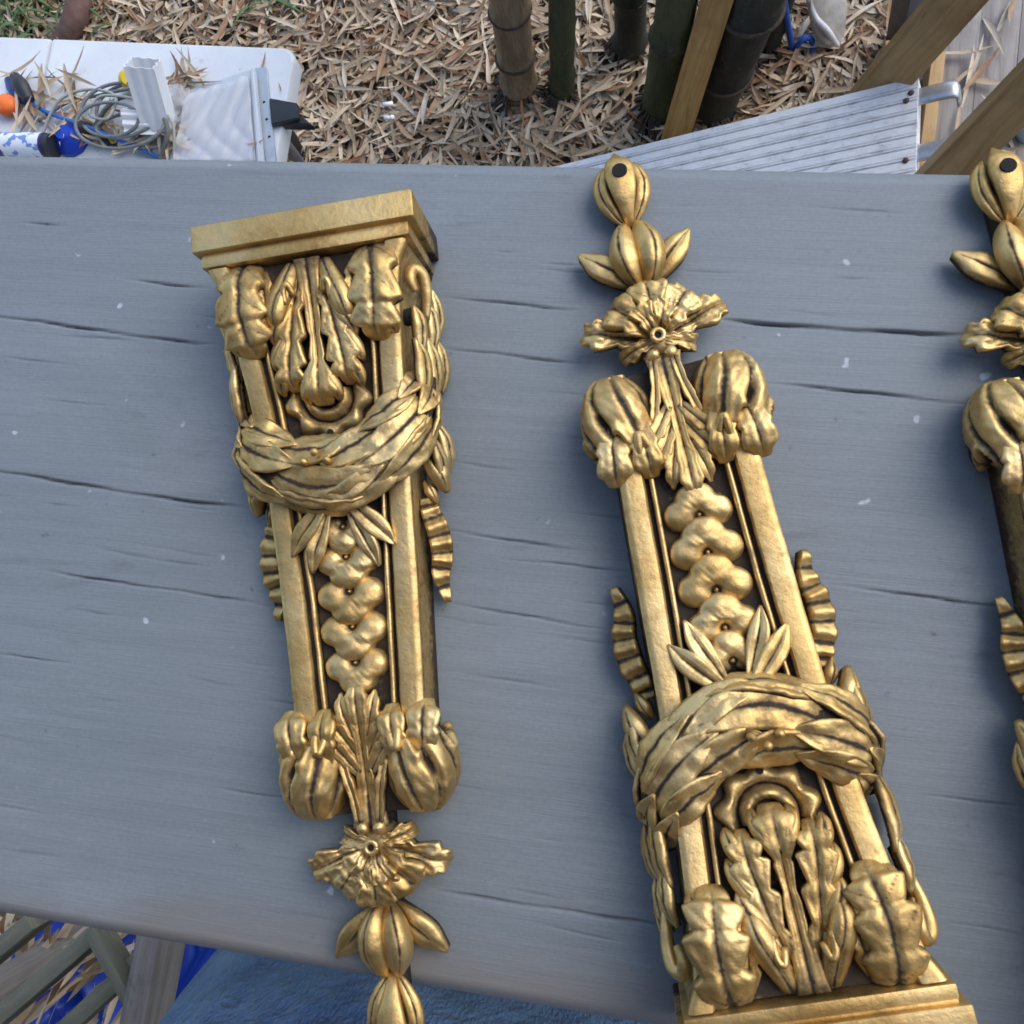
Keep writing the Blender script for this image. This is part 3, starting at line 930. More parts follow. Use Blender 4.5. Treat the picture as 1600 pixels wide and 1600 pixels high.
def culm(p0, p1, r, mat, label, nodes_at, top=2.6, moss=None):
    p0, p1 = np.array(p0), np.array(p1)
    d = (p1 - p0) / (p1[2] - p0[2])
    root = empty('bamboo_culm', p0)
    zs, rs = [], []
    for z in np.arange(-.02, top, .02):
        k = r * (1 - .1 * z)
        for nz_ in nodes_at:
            k += r * .13 * math.exp(-((z - nz_) / .012) ** 2) - r * .05 * math.exp(-((z - nz_ - .03) / .015) ** 2)
        k += r * .35 * math.exp(-(z + .02) / .03)
        zs.append(d * z); rs.append(k * (1 + .02 * math.sin(z * 31)))
    m = 16
    v, F = [], []
    for p, k in zip(zs, rs):
        for j in range(m):
            a = 2 * math.pi * j / m
            v.append(p + np.array((k * math.cos(a) * (1 + .03 * math.sin(3 * a)), k * math.sin(a), 0)))
    F = grid_faces(len(zs), m, 0, True) + [tuple((len(zs) - 1) * m + j for j in range(m))]
    mk('culm_wall', (v, F), mat, root)
    for nz_ in nodes_at:
        th = np.linspace(0, 2 * math.pi, 17)
        mk('node_ring', tube([d * nz_ + np.array((r * 1.03 * math.cos(t), r * 1.03 * math.sin(t), 0)) for t in th], r * .10, 25, 6), M['root'], root)
    fib = []
    for k in range(26):
        a = rng.uniform(0, 6.3)
        e = r * rng.uniform(1.5, 2.6)
        fib.append(tube([(r * .9 * math.cos(a), r * .9 * math.sin(a), .06), (r * 1.3 * math.cos(a), r * 1.3 * math.sin(a), .045), (e * math.cos(a + .2), e * math.sin(a + .2), .015)], [.004, .003, .0015], 6, 5))
    mk('root_fibres', join(*fib), M['root'], root)
    tag(root, label, 'bamboo', 'bamboo culms behind the board')
    return root


culm(at(812, 150, 0), at(795, 0, .33), .046, M['culm_tan'], 'tan brown bamboo culm, leftmost of the clump', [.05, .15, .30])
culm(at(878, 158, 0), at(878, 0, .34), .032, M['culm_green'], 'slim mossy green bamboo culm second from the left', [.10, .42])
culm(at(984, 88, 0), at(985, 0, .2), .040, M['culm_dark'], 'short dark bamboo culm with pale grey lichen, behind the others', [.06, .22], top=1.6)
culm(at(1030, 180, 0), at(1058, 0, .38), .047, M['culm_green'], 'thick mossy dark green bamboo culm just left of the yellow timber post', [.28])
culm(at(1105, 175, 0), at(1185, -10, .40), .062, M['culm_dark'], 'thick black bamboo culm just right of the yellow timber post', [.16, .36])
culm(at(1160, 115, 0), at(1188, 0, .26), .026, M['culm_grey'], 'thin grey brown bamboo culm right of the black culm', [.08, .21], top=1.8)
culm(at(1196, 80, 0), at(1222, 0, .2), .030, M['culm_dark'], 'narrow dark bamboo culm beside the blue rope', [.1], top=1.8)
# pale torn lichen patch on the dark stump
mk('lichen', leaf([at(985, 62, .07) + (0, 0, .03), at(983, 35, .10) + (0, 0, .03), at(986, 5, .16) + (0, 0, .03)], [.012, .03, .036], .2, .0, .004, 12, 7, serr=(.3, 5), seed=1, amp=0),
   simple('lichen', (.26, .25, .25), (.42, .41, .42), .9, 60)).parent = None
lich = bpy.data.objects['lichen']
dk = [q for q in bpy.data.objects if q.get('label', '').startswith('short dark bamboo')][0]
lich.parent = dk
lich.location = -dk.location

M['pine'] = wood_mat('treated_pine', (.28, .135, .04), (.52, .30, .10), (.66, .44, .18), (60, 60, 5))
M['brownwood'] = wood_mat('brown_timber', (.19, .105, .042), (.40, .245, .10), (.52, .35, .17), (45, 45, 4))
M['greywood'] = wood_mat('weathered_timber', (.13, .11, .10), (.26, .23, .205), (.36, .33, .30), (60, 60, 3))
M['slat'] = wood_mat('green_grey_timber', (.085, .085, .06), (.17, .17, .125), (.24, .24, .18), (50, 50, 4))


def beam_obj(name, p0, p1, wd, dp, mat, parent=None, roll=0., b=.003):
    p0, p1 = V(p0), V(p1)
    q = (p1 - p0).to_track_quat('Z', 'Y').to_matrix() @ Matrix.Rotation(roll, 3, 'Z')
    L = (p1 - p0).length
    d = bevel_box(-wd / 2, wd / 2, -dp / 2, dp / 2, 0, L, b)
    o = mk(name, d, mat, None, sharp=30)
    mw = Matrix.Translation(p0) @ q.to_4x4()
    if parent:
        o.parent = parent
        o.matrix_parent_inverse = parent.matrix_basis.inverted()
    o.matrix_basis = mw
    return o


def ext(p0, p1, k):
    return p0 + (p1 - p0) * k


a, b = at(1045, 250, 0), at(1120, 0, .40)
tag(beam_obj('timber_post', a, ext(a, b, 4.2), .066, .038, M['pine'], roll=.35), 'leaning yellow brown timber post standing among the bamboo culms', 'post')
a, b = at(1365, 150, .36), at(1502, -10, .60)
tag(beam_obj('timber_brace', ext(a, b, -.6), ext(a, b, 3.2), .088, .05, M['brownwood'], roll=.5), 'thick brown timber brace slanting up beyond the far end of the metal plank', 'brace')
a, b = at(1462, 285, .52), at(1610, 135, .70)
tag(beam_obj('timber_brace', ext(a, b, -.6), ext(a, b, 3.0), .07, .045, M['brownwood'], roll=.5), 'brown timber brace slanting up behind the bud tip of the rightmost mount', 'brace')
a, b = at(1405, 75, 0), at(1422, -10, .25)
tag(beam_obj('dark_post', a, ext(a, b, 4), .05, .05, simple('charcoal_paint', (.05, .052, .06), (.10, .105, .12), .6, 20)), 'dark grey square post standing behind the slanting brace', 'post')

# boardwalk of weathered planks at the right
bw = empty('boardwalk', at(1490, 150, 0))
for px in (1478, 1540, 1602):
    a, b = at(px - 4, 300, .09), at(px + 26, -30, .09)
    beam_obj('plank', a, b, .094, .03, M['greywood'], bw)
beam_obj('sill', at(1440, 60, .03) - (.0, 0, 0), at(1650, 60, .03), .05, .05, M['brownwood'], bw)
beam_obj('sill', at(1440, 240, .03), at(1650, 240, .03), .05, .05, M['brownwood'], bw)
beam_obj('edge_board', at(1436, 290, .10), at(1462, 90, .10), .03, .05, M['brownwood'], bw)
tag(bw, 'low boardwalk of weathered grey brown planks beyond the metal plank', 'boardwalk')
for k in range(16):
    fallen(at(rng.uniform(1455, 1600), rng.uniform(10, 250), .12), parent=bw).matrix_parent_inverse = Matrix.Translation(-bw.location)


# ribbed aluminium walk plank
def make_plank():
    B_, Cc = at(1435, 120, .45), at(1430, 268, .45)
    A_ = at(900, 252, .14)
    ex_ = V(A_ - B_).normalized()
    ey_ = V(Cc - B_)
    ey_ = (ey_ - ex_ * ey_.dot(ex_)).normalized()
    ez_ = ex_.cross(ey_)
    if ez_.z < 0: ez_ = -ez_
    M4 = Matrix(((ex_.x, ey_.x, ez_.x, B_[0]), (ex_.y, ey_.y, ez_.y, B_[1]), (ex_.z, ey_.z, ez_.z, B_[2]), (0, 0, 0, 1)))
    root = empty('aluminium_plank')
    root.matrix_basis = M4
    prof = []
    n, wd = 15, .36
    for i in range(n):
        y = wd * i / n
        s_ = wd / n
        prof += [(y, 0), (y + s_ * .60, .0), (y + s_ * .66, -.0035), (y + s_ * .74, -.0035), (y + s_ * .79, .0015), (y + s_ * .87, .0015), (y + s_ * .91, -.0035), (y + s_ * .97, -.0035)]
    prof.append((wd, 0))
    prof += [(wd, -.045), (0, -.045)]
    xs = np.linspace(0, 1.25, 40)
    v = np.array([(x, y, z) for x in xs for y, z in prof])
    F = grid_faces(40, len(prof), 0, True) + [tuple(range(len(prof)))[::-1], tuple(39 * len(prof) + j for j in range(len(prof)))]
    m, t, N, L, B = nodes('oxidised_aluminium')
    n1 = noise(N, L, 26, 6, .7, mapping(N, L, (1, 2.2, 1)), .8)
    n2 = noise(N, L, 70, 5, .7, mapping(N, L))
    r = ramp(N, L, n1.outputs[0], [(.30, (.50, .50, .51)), (.42, (.76, .76, .76)), (.60, (.86, .86, .86))])
    col = mixc(N, L, maprange(N, L, n2.outputs[0], .60, .72, 0, .55), r.outputs[0], (.26, .25, .25))
    L.new(col, B.inputs['Base Color'])
    B.inputs['Metallic'].default_value = .1
    B.inputs['Roughness'].default_value = .55
    bump(N, L, B, n2.outputs[0], .2, .002)
    mk('deck_surface', (v, F), m, root, sharp=25)
    al = simple('bare_aluminium', (.42, .43, .45), (.6, .61, .63), .35, 30, metal=.7)
    for y in (.035, .150):
        d = tube([(.02, y, -.012), (-.03, y, -.010), (-.058, y, -.012), (-.066, y, -.022), (-.066, y, -.05)], .018, 16, 8, .25, up=(0, 0, 1))
        mk('end_hook', d, al, root)
    rv = simple('rusty_rivet', (.06, .03, .025), (.12, .06, .045), .8)
    for x, y in ((.012, .03), (.02, .044), (.018, .166)):
        mk('rivet', blob((x, y, .001), (.006, .006, .003), 6, 10, amp=0), rv, root)
    tag(root, 'ribbed oxidised aluminium walk plank with two end hooks, just beyond the board', 'plank')
    # its trestle
    return root


plank = make_plank()
for px, py in ((1410, 180),):
    p = at(px, py, .40)
    tr = empty('sawhorse', (p[0], p[1], 0))
    beam_obj('top_rail', p + (-.02, .16, -.02), p + (.0, -.42, -.02), .04, .04, M['brownwood'], tr)
    for dx in (-.14, .14):
        for dy in (.05, -.36):
            beam_obj('leg', (p[0] + dx, p[1] + dy, 0), (p[0], p[1] + dy, .38), .03, .04, M['brownwood'], tr)
    tag(tr, 'dark timber trestle under the hooked end of the aluminium plank', 'trestle')

# ------------------------------------------------------------------ white folding table and the clutter on it
ZT = .55
plastic, t_, N_, L_, B_ = nodes('white_plastic')
p1 = noise(N_, L_, 6, 6, .7, mapping(N_, L_))
p2 = noise(N_, L_, 90, 4, .6, mapping(N_, L_))
p3 = noise(N_, L_, 22, 5, .7, mapping(N_, L_), 1.)
pc_ = ramp(N_, L_, p1.outputs[0], [(.3, (.56, .58, .60)), (.7, (.67, .69, .70))])
pc_ = mixc(N_, L_, maprange(N_, L_, p3.outputs[0], .60, .72, 0, .35), pc_.outputs[0], (.36, .33, .29))
pc_ = mixc(N_, L_, maprange(N_, L_, p2.outputs[0], .68, .74, 0, .6), pc_, (.24, .19, .15))
L_.new(pc_, B_.inputs['Base Color'])
B_.inputs['Roughness'].default_value = .4
tx = V(at(0, 57, ZT) - at(455, 75, ZT)).normalized()            # along the table, to the left
ty = Vector((-tx.y, tx.x, 0))
if ty.y > 0: ty = -ty                                            # toward the board
tc0 = V(at(463, 74, ZT))


def tpt(u, v, z=0.):
    return tc0 + tx * u + ty * v + Vector((0, 0, z))


def rounded_slab(u0, u1, v0, v1, rs, th, z=0.):
    """rounded rectangle slab in table axes; rs = radii at corners (u0v0, u1v0, u1v1, u0v1)"""
    pts = []
    for (u, v, r, a0, su, sv) in ((u0, v0, rs[0], 180, 1, 1), (u1, v0, rs[1], 270, -1, 1), (u1, v1, rs[2], 0, -1, -1), (u0, v1, rs[3], 90, 1, -1)):
        for k in range(7):
            a = math.radians(a0 + 15 * k)
            pts.append((u + su * r + r * math.cos(a), v + sv * r + r * math.sin(a)))
    n = len(pts)
    cx, cy = (u0 + u1) / 2, (v0 + v1) / 2
    rings = [(0, -th), (0, -.006), (.004, -.001), (.008, 0)]
    v = []
    for ins, zz in rings:
        for p in pts:
            d = math.hypot(p[0] - cx, p[1] - cy)
            v.append(tpt(p[0] + (cx - p[0]) / d * ins, p[1] + (cy - p[1]) / d * ins, z + zz))
    F = grid_faces(4, n, 0, True) + [tuple(range(n))[::-1], tuple(3 * n + j for j in range(n))]
    return [tuple(q) for q in v], F


tb = empty('folding_table', (0, 0, 0))
tb.location = (tpt(.55, .3).x, tpt(.55, .3).y, 0)
inv = Matrix.Translation(-tb.location)
for u0, u1, rs in ((0, .553, (.03, .004, .004, .03)), (.557, 1.11, (.004, .03, .03, .004))):
    o = mk('top_panel', rounded_slab(u0, u1, 0, .61, rs, .04), plastic, tb, sharp=40)
    o.matrix_parent_inverse = inv
steel = simple('grey_steel_tube', (.20, .20, .21), (.30, .30, .31), .4, 20, metal=.6)
for u in (.12, .99):
    for v in (.07, .54):
        q = tpt(u, v)
        o = mk('leg', tube([(q.x, q.y, 0), (q.x, q.y, ZT - .04)], .013, 4, 10, up=(1, 0, 0)), steel, tb)
        o.matrix_parent_inverse = inv
    a, b = tpt(u, .07), tpt(u, .54)
    o = mk('leg_stretcher', tube([(a.x, a.y, .12), (b.x, b.y, .12)], .010, 4, 8), steel, tb)
    o.matrix_parent_inverse = inv
tag(tb, 'white plastic folding table with rounded corners cluttered with odds and ends', 'table')


def rect_tube(p0, p1, wd, dp, th, roll=0., flutes=5):
    """hollow fluted rectangular downpipe between two points"""
    p0, p1 = V(p0), V(p1)
    q = (p1 - p0).to_track_quat('Z', 'Y').to_matrix() @ Matrix.Rotation(roll, 3, 'Z')
    L = (p1 - p0).length
    out = []
    per = []
    for (x0, y0, x1, y1) in ((-1, -1, 1, -1), (1, -1, 1, 1), (1, 1, -1, 1), (-1, 1, -1, -1)):
        for k in range(12):
            t = k / 12
            x, y = x0 + (x1 - x0) * t, y0 + (y1 - y0) * t
            dz = .0022 * math.cos(t * 2 * math.pi * flutes / 2)
            nx, ny = (y1 - y0) / 2, -(x1 - x0) / 2
            per.append((x * wd / 2 + nx * dz, y * dp / 2 + ny * dz))
    n = len(per)
    v = []
    for z, k in ((0, 1), (L, 1), (L, 1 - th), (0, 1 - th)):
        v += [tuple(q @ Vector((x * k, y * k, z)) + p0) for x, y in per]
    return v, grid_faces(4, n, 0, True) + [(3 * n + j, 3 * n + (j + 1) % n, (j + 1) % n, j) for j in range(n)]


whitepaint = simple('white_aluminium', (.80, .81, .82), (.88, .88, .88), .4, 30)
dp = empty('downpipe_elbow', at(242, 178, ZT))
inv2 = Matrix.Translation(-dp.location)
for d in (rect_tube(at(250, 196, ZT + .03), at(222, 98, ZT + .13), .056, .042, .06, .25), rect_tube(at(248, 190, ZT + .03), at(197, 188, ZT + .045), .05, .042, .06, .9)):
    o = mk('pipe_arm', d, whitepaint, dp, sharp=40)
    o.matrix_parent_inverse = inv2
tag(dp, 'white fluted downpipe elbow standing open end up on the table', 'downpipe')


def quad_slab(px, z0, z1, b=.004):
    bm = bmesh.new()
    lo = [bm.verts.new(V(at(x, y, z0))) for x, y in px]
    hi = [bm.verts.new(lo[k].co + Vector((0, 0, z1 - z0))) for k in range(4)]
    bm.faces.new(hi)
    bm.faces.new(lo[::-1])
    for k in range(4): bm.faces.new((lo[k], lo[(k + 1) % 4], hi[(k + 1) % 4], hi[k]))
    bmesh.ops.recalc_face_normals(bm, faces=bm.faces)
    bmesh.ops.bevel(bm, geom=bm.edges[:], offset=b, segments=3, affect='EDGES')
    bm.verts.index_update()
    d = [tuple(q.co) for q in bm.verts], [tuple(q.index for q in f.verts) for f in bm.faces]
    bm.free()
    return d


pale = simple('pale_grey_plastic', (.50, .53, .56), (.60, .63, .66), .35, 12)
tray = empty('plastic_tray', at(345, 190, ZT))
inv3 = Matrix.Translation(-tray.location)
for nm, px, z0, z1 in (('tray_base', [(296, 146), (400, 112), (414, 262), (268, 262)], ZT + .002, ZT + .016), ('raised_panel', [(306, 150), (390, 120), (402, 256), (282, 256)], ZT + .014, ZT + .024),
                       ('side_lip', [(394, 113), (402, 112), (416, 262), (406, 262)], ZT + .014, ZT + .030)):
    o = mk(nm, quad_slab(px, z0, z1), pale, tray, sharp=40)
    o.matrix_parent_inverse = inv3
tag(tray, 'flat white plastic tray with raised panel lying at the right end of the table', 'tray')
fl = mk('metal_flashing', quad_slab([(401, 110), (419, 109), (434, 262), (418, 262)], ZT + .001, ZT + .010, .001), simple('grey_blue_metal', (.36, .41, .46), (.50, .55, .60), .4, 20, metal=.3), sharp=30)
for x, y in ((413, 160), (417, 187), (421, 214)):
    h_ = mk('rivet_hole', tube([at(x, y, ZT + .009), at(x, y, ZT + .0106)], .003, 3, 10, up=(1, 0, 0)), M['hole'], fl)
tag(fl, 'narrow blue-grey metal strip with small holes beside the white tray', 'metal strip')

black = simple('black_plastic', (.012, .013, .016), (.03, .032, .038), .5, 20)
bk = empty('black_bracket', at(455, 185, ZT))
invb = Matrix.Translation(-bk.location)
for nm, px, z0, z1 in (('plate', [(424, 158), (468, 166), (470, 190), (428, 200)], ZT + .004, ZT + .016), ('arm', [(428, 190), (470, 184), (494, 204), (430, 203)], ZT - .015, ZT + .006)):
    o = mk(nm, quad_slab(px, z0, z1, .002), black, bk, sharp=40)
    o.matrix_parent_inverse = invb
tag(bk, 'black plastic bracket jutting out over the right edge of the table', 'bracket')
st = mk('black_strap', leaf([at(445, 200, .30), at(458, 218, .15), at(468, 238, .05), at(472, 250, .03)], [.012, .014, .014, .012], .1, 0, .003, 14, 5, amp=0), black)
tag(st, 'black strap hanging to the leaves below the black bracket', 'strap')


# crumpled clear bag
def crumple(c, r, seed, n=22, m=30, amp=.35):
    v, F, _ = blob((0, 0, 0), (1, 1, 1), n, m, amp=0)
    rr = np.random.default_rng(seed)
    d = np.ones(len(v))
    for k in range(26):
        ax_ = rr.normal(size=3)
        ax_ /= np.linalg.norm(ax_)
        d -= amp * .35 * np.abs(np.sin(v @ ax_ * rr.uniform(3, 7) + rr.uniform(0, 6))) * rr.uniform(.1, .5)
    v = v * (d[:, None] + .35) * np.array(r) + np.array(c)
    return v, F


mb, t_, N_, L_, B_ = nodes('clear_film')
B_.inputs['Base Color'].default_value = (.72, .71, .72, 1)
B_.inputs['Roughness'].default_value = .18
B_.inputs['Alpha'].default_value = .42
n_ = 44
sv = []
for i in range(n_):
    for j in range(n_):
        u, q = i / (n_ - 1), j / (n_ - 1)
        p = at(292 + (392 - 292) * u - 22 * q * (1 - u) + 6 * q * u, 150 - 30 * u + (112 + 30 * u) * q, ZT + .027)
        z = .004 * abs(math.sin(u * 9 + 3 * math.sin(q * 4))) + .004 * abs(math.sin(q * 7 + u * 5)) + .002 * math.sin(u * 31 + q * 17)
        sv.append((p[0], p[1], p[2] + z))
o = mk('plastic_sheet', (sv, grid_faces(n_, n_)), mb)
tag(o, 'creased clear plastic sheet spread over the white tray', 'plastic sheet')
o = mk('plastic_bag', crumple(at(276, 162, ZT + .02), (.052, .05, .026), 5), mb)
tag(o, 'crumpled clear plastic bag between the downpipe elbow and the white tray', 'bag')
o = mk('stone', crumple(at(277, 160, ZT + .013), (.022, .024, .014), 9, 14, 18), simple('grey_brown_stone', (.18, .15, .14), (.36, .31, .29), .9, 60))
tag(o, 'grey brown stone inside the crumpled clear bag', 'stone')

yellow = simple('yellow_plastic', (.70, .50, .02), (.80, .60, .04), .4)
o = mk('yellow_cap', tube([at(204, 126, ZT + .005), at(200, 124, ZT + .03), at(199, 122, ZT + .045)], [.018, .019, .012], 8, 18, up=(1, 0, 0)), yellow, sharp=40)
tag(o, 'small yellow plastic cap behind the downpipe elbow', 'cap')

# cable coils
grey_c = simple('grey_cable', (.13, .14, .14), (.24, .25, .25), .6, 40)
c0 = at(205, 200, ZT)
pts = []
for k in range(64):
    a = k * .42
    r = .062 + .03 * math.sin(k * .37) * math.cos(k * .11)
    pts.append(c0 + np.array((r * 1.25 * math.cos(a) + .035 * math.sin(k * .13), r * .75 * math.sin(a) + .022 * math.cos(k * .19), .012 + .0009 * k + .010 * math.sin(a * .7))))
pts += [at(150, 150, ZT + .02), at(105, 160, ZT + .01), at(60, 190, ZT + .01)]
o = mk('cable', tube(pts, .0034, 380, 8), grey_c)
tag(o, 'loosely coiled grey cable lying in leaves in front of the downpipe elbow', 'cable')
o = mk('cable', tube([at(140, 210, ZT + .02), at(170, 165, ZT + .045), at(205, 150, ZT + .05), at(245, 170, ZT + .06), at(262, 205, ZT + .05), at(250, 250, ZT + .02)], .0045, 60, 8), simple('olive_cable', (.10, .105, .085), (.19, .19, .15), .6, 40))
tag(o, 'thick olive grey cable arching over the coil', 'cable')
o = mk('cable', tube([at(60, 225, ZT + .01), at(90, 160, ZT + .03), at(135, 140, ZT + .03), at(180, 150, ZT + .05), at(168, 185, ZT + .06), at(140, 178, ZT + .05), at(160, 150, ZT + .05), at(230, 160, ZT + .06), at(268, 190, ZT + .05), at(272, 250, ZT + .02)], .003, 110, 8), simple('pale_cable', (.30, .30, .27), (.42, .42, .38), .6, 40))
tag(o, 'thin pale cable looping across the grey coil', 'cable')

bluep = simple('blue_plastic', (.006, .03, .30), (.012, .06, .48), .35, 15)
navy = simple('navy_rubber', (.012, .014, .035), (.03, .035, .08), .5, 20)
tool = empty('tool_with_lead', at(32, 140, ZT))
invt = Matrix.Translation(-tool.location)
for nm, d, m_ in (('grip', tube([at(22, 118, ZT + .025), at(33, 135, ZT + .028), at(46, 158, ZT + .022)], [.010, .017, .012], 14, 12, .8), black),
                  ('handle', tube([at(13, 124, ZT + .012), at(25, 145, ZT + .016), at(50, 164, ZT + .014)], [.009, .014, .007], 14, 12, .8), simple('blue_handle', (.01, .03, .16), (.02, .05, .24), .4)),
                  ('lead', tube([at(48, 162, ZT + .014), at(80, 178, ZT + .02), at(130, 196, ZT + .035), at(180, 216, ZT + .03), at(236, 240, ZT + .012), at(260, 252, ZT + .01)], .0042, 50, 8), simple('blue_lead', (.01, .10, .40), (.02, .15, .52), .45))):
    o = mk(nm, d, m_, tool)
    o.matrix_parent_inverse = invt
tag(tool, 'dark blue tool handle trailing a bright blue lead across the table', 'tool')
o = mk('orange_cap', crumple(at(10, 164, ZT + .018), (.027, .022, .016), 3, 14, 18, .2), simple('orange_plastic', (.80, .12, .015), (.90, .2, .03), .5))
tag(o, 'bright orange plastic piece at the left edge of the table', 'cap')


def dome(c, r, h):
    prof = [(r, 0), (r, h * .25), (r * .93, h * .32), (r * .8, h * .6), (r * .5, h * .85), (r * .42, h), (0, h)]
    v, n = [], 24
    for q, z in prof:
        for j in range(n):
            a = 2 * math.pi * j / n
            k = q * (1 + (.03 if z < h * .3 and j % 2 else 0))
            v.append((c[0] + k * math.cos(a), c[1] + k * math.sin(a), c[2] + z))
    return v, grid_faces(len(prof), n, 0, True) + [tuple(range(n))[::-1]]


o = mk('blue_funnel', dome(at(114, 220, ZT), .036, .034), bluep, sharp=40)
tag(o, 'glossy royal blue plastic cap on the table beside the label can', 'cap')
o = mk('brown_knob', dome(at(141, 206, ZT + .012), .018, .03), simple('brown_bakelite', (.035, .02, .014), (.07, .04, .028), .4), sharp=40)
tag(o, 'dark brown knob between the blue cap and the cable coil', 'knob')
kn = mk('utility_knife', quad_slab([(150, 206), (160, 198), (190, 234), (176, 236)], ZT + .003, ZT + .018, .004), navy, sharp=40)
mk('yellow_slide', quad_slab([(163, 206), (168, 203), (182, 224), (175, 226)], ZT + .017, ZT + .022, .002), yellow, kn, sharp=40)
tag(kn, 'navy knife with a yellow slide near the cable coil', 'knife')

can = empty('spray_can', at(40, 226, ZT))
invc = Matrix.Translation(-can.location)
A_, B_ = at(-40, 226, ZT + .026), at(84, 228, ZT + .026)
for nm, t0, t1, r, m_ in (('can_body', 0, .93, .0245, simple('purple_lacquer', (.03, .015, .09), (.05, .025, .14), .35)), ('cap', .93, 1.0, .0235, black)):
    o = mk(nm, tube([ext(A_, B_, t0), ext(A_, B_, t1)], r, 5, 24), m_, can, sharp=40)
    o.matrix_parent_inverse = invc
ml, t_, N_, L_, B2 = nodes('paper_label')
vn = noise(N_, L_, 55, 3, .5, mapping(N_, L_, (1, 1, 1)))
cl = mixc(N_, L_, maprange(N_, L_, vn.outputs[0], .52, .56), (.70, .74, .80), (.16, .26, .55))
L_.new(cl, B2.inputs['Base Color'])
B2.inputs['Roughness'].default_value = .45
o = mk('label_band', tube([ext(A_, B_, .42), ext(A_, B_, .90)], .0251, 5, 24, cap=False), ml, can)
o.matrix_parent_inverse = invc
tag(can, 'purple can with a pale blue patterned label lying on the table', 'can')

# leaves and sheaths that have fallen on the table: one thing each
debris = []
for k in range(110):
    cx, cy, sx, sy = [(55, 150, 38, 32), (245, 212, 30, 18), (100, 175, 35, 32), (195, 205, 40, 20), (285, 122, 14, 7)][k % 5]
    px, py = rng.normal(cx, sx), rng.normal(cy, sy)
    if px > 330 or py < 98 or py > 240 or px < -20: continue
    v, F = litter_leaf(rng.uniform(.03, .12), rng.uniform(.004, .013), rng.uniform(-.01, .012), rng.uniform(0, .004))
    v = v @ rotm(rng.uniform(0, 6.3), rng.normal(0, .4), rng.normal(0, .15)).T + at(px, py, ZT + rng.uniform(.008, .03))
    debris.append((v, F, np.full(len(v), rtint())))
o = mk('leaf_debris', join(*debris), M['leaf'], attr='tint')
tag(o, 'dry leaf scraps and bamboo bits strewn among the clutter on the white table', 'leaf debris', kind='stuff')
for px, py, rz, mi, sc, lab in ((412, 98, 1.45, 1, .34, 'small rust brown leaf lying on the bare white corner of the table'), (400, 224, .3, 1, .34, 'small rust brown leaf at the near edge of the white tray'), (438, 137, 2.0, 1, .2, 'tiny orange leaf near the right edge of the table'),
                            (38, 106, .5, 8, .8, 'long tan leaf behind the dark blue tool handle'), (108, 135, -1.1, 9, 1.1, 'broad pale sheath standing left of the cable coil'), (72, 128, -1.0, 10, .9, 'pale tan leaf between the tool handle and the broad sheath'),
                            (276, 112, 1.5, 11, .6, 'upright dry leaf just behind the crumpled bag'), (312, 122, .1, 12, .6, 'dry leaf pointing right from behind the crumpled bag'), (48, 188, -.9, 13, .8, 'tan leaf in front of the orange piece')):
    o = fallen(at(px, py, ZT + (.028 if px == 400 else .004 if sc < .5 else .03)), rz, None, .08, LM[mi], sc, 'dry_leaf')
    tag(o, lab, 'leaf')

# ------------------------------------------------------------------ rope, grey stone, grass and root behind
o = mk('blue_rope', tube([at(1222, -20, .30), at(1230, 30, .16), at(1236, 66, .07), at(1240, 90, .03), at(1245, 74, .06), at(1256, 60, .08), at(1268, 62, .06), at(1268, 84, .03)], .0075, 60, 8), simple('blue_rope', (.012, .06, .30), (.025, .11, .44), .7, 80))
tag(o, 'bright blue rope dangling to the leaves beside the dark bamboo', 'rope')
cs = empty('culm_sheath', at(1300, 60, 0))
invs = Matrix.Translation(-cs.location)
o = mk('sheath_blade', leaf([at(1318, 70, .02), at(1305, 45, .06), at(1292, 15, .10), at(1280, -25, .16)], [.012, .05, .058, .05], .25, .003, .006, 20, 9, amp=0), simple('pale_sheath', (.26, .235, .21), (.42, .40, .37), .8, 30, bmp=.3))
o.parent = cs; o.matrix_parent_inverse = invs
o = mk('sheath_edge', tube([at(1308, 72, .035), at(1292, 48, .085), at(1272, 25, .12), at(1262, -15, .17)], [.008] * 4, 60, 8), simple('white_edge', (.55, .55, .57), (.7, .7, .72), .7, 60))
o.parent = cs; o.matrix_parent_inverse = invs
tag(cs, 'broad pale grey culm sheath with a white edge lying right of the blue rope', 'sheath')

grass_m = simple('green_grass', (.04, .085, .02), (.10, .17, .045), .6, 40)
for nm, cx, cy, n, spread, lab in (('grass_tuft', 40, 12, 120, .13, 'green grass tuft at the far left beyond the white table'), ('grass_tuft', 442, 6, 14, .035, 'few green grass blades among leaves above the table corner'), ('grass_tuft', 22, 40, 60, .08, 'low green weeds close behind the left end of the table')):
    bl = []
    c = at(cx, cy, 0)
    for k in range(n):
        b = c + np.array((rng.normal(0, spread), rng.normal(0, spread * .6), .01))
        a = rng.uniform(0, 6.3); l = rng.uniform(.05, .13)
        e = np.array((math.cos(a), math.sin(a), 0))
        bl.append(leaf([b, b + e * l * .35 + (0, 0, l * .5), b + e * l + (0, 0, l * .45)], [.003, .0045, .0006], .1, 0, .0004, 6, 3, amp=0))
    o = mk(nm, join(*bl), grass_m)
    tag(o, lab, 'grass', 'grass tufts', 'stuff')
o = mk('clay_pipe', tube([at(90, 75, .02), at(112, 45, .05), at(122, 10, .07), at(122, -30, .07)], [.03, .034, .034, .034], 30, 16), simple('red_brown_clay', (.09, .045, .035), (.17, .10, .08), .85, 40, bmp=.4, bdist=.006))
tag(o, 'reddish brown pipe half hidden in leaves behind the table', 'pipe')
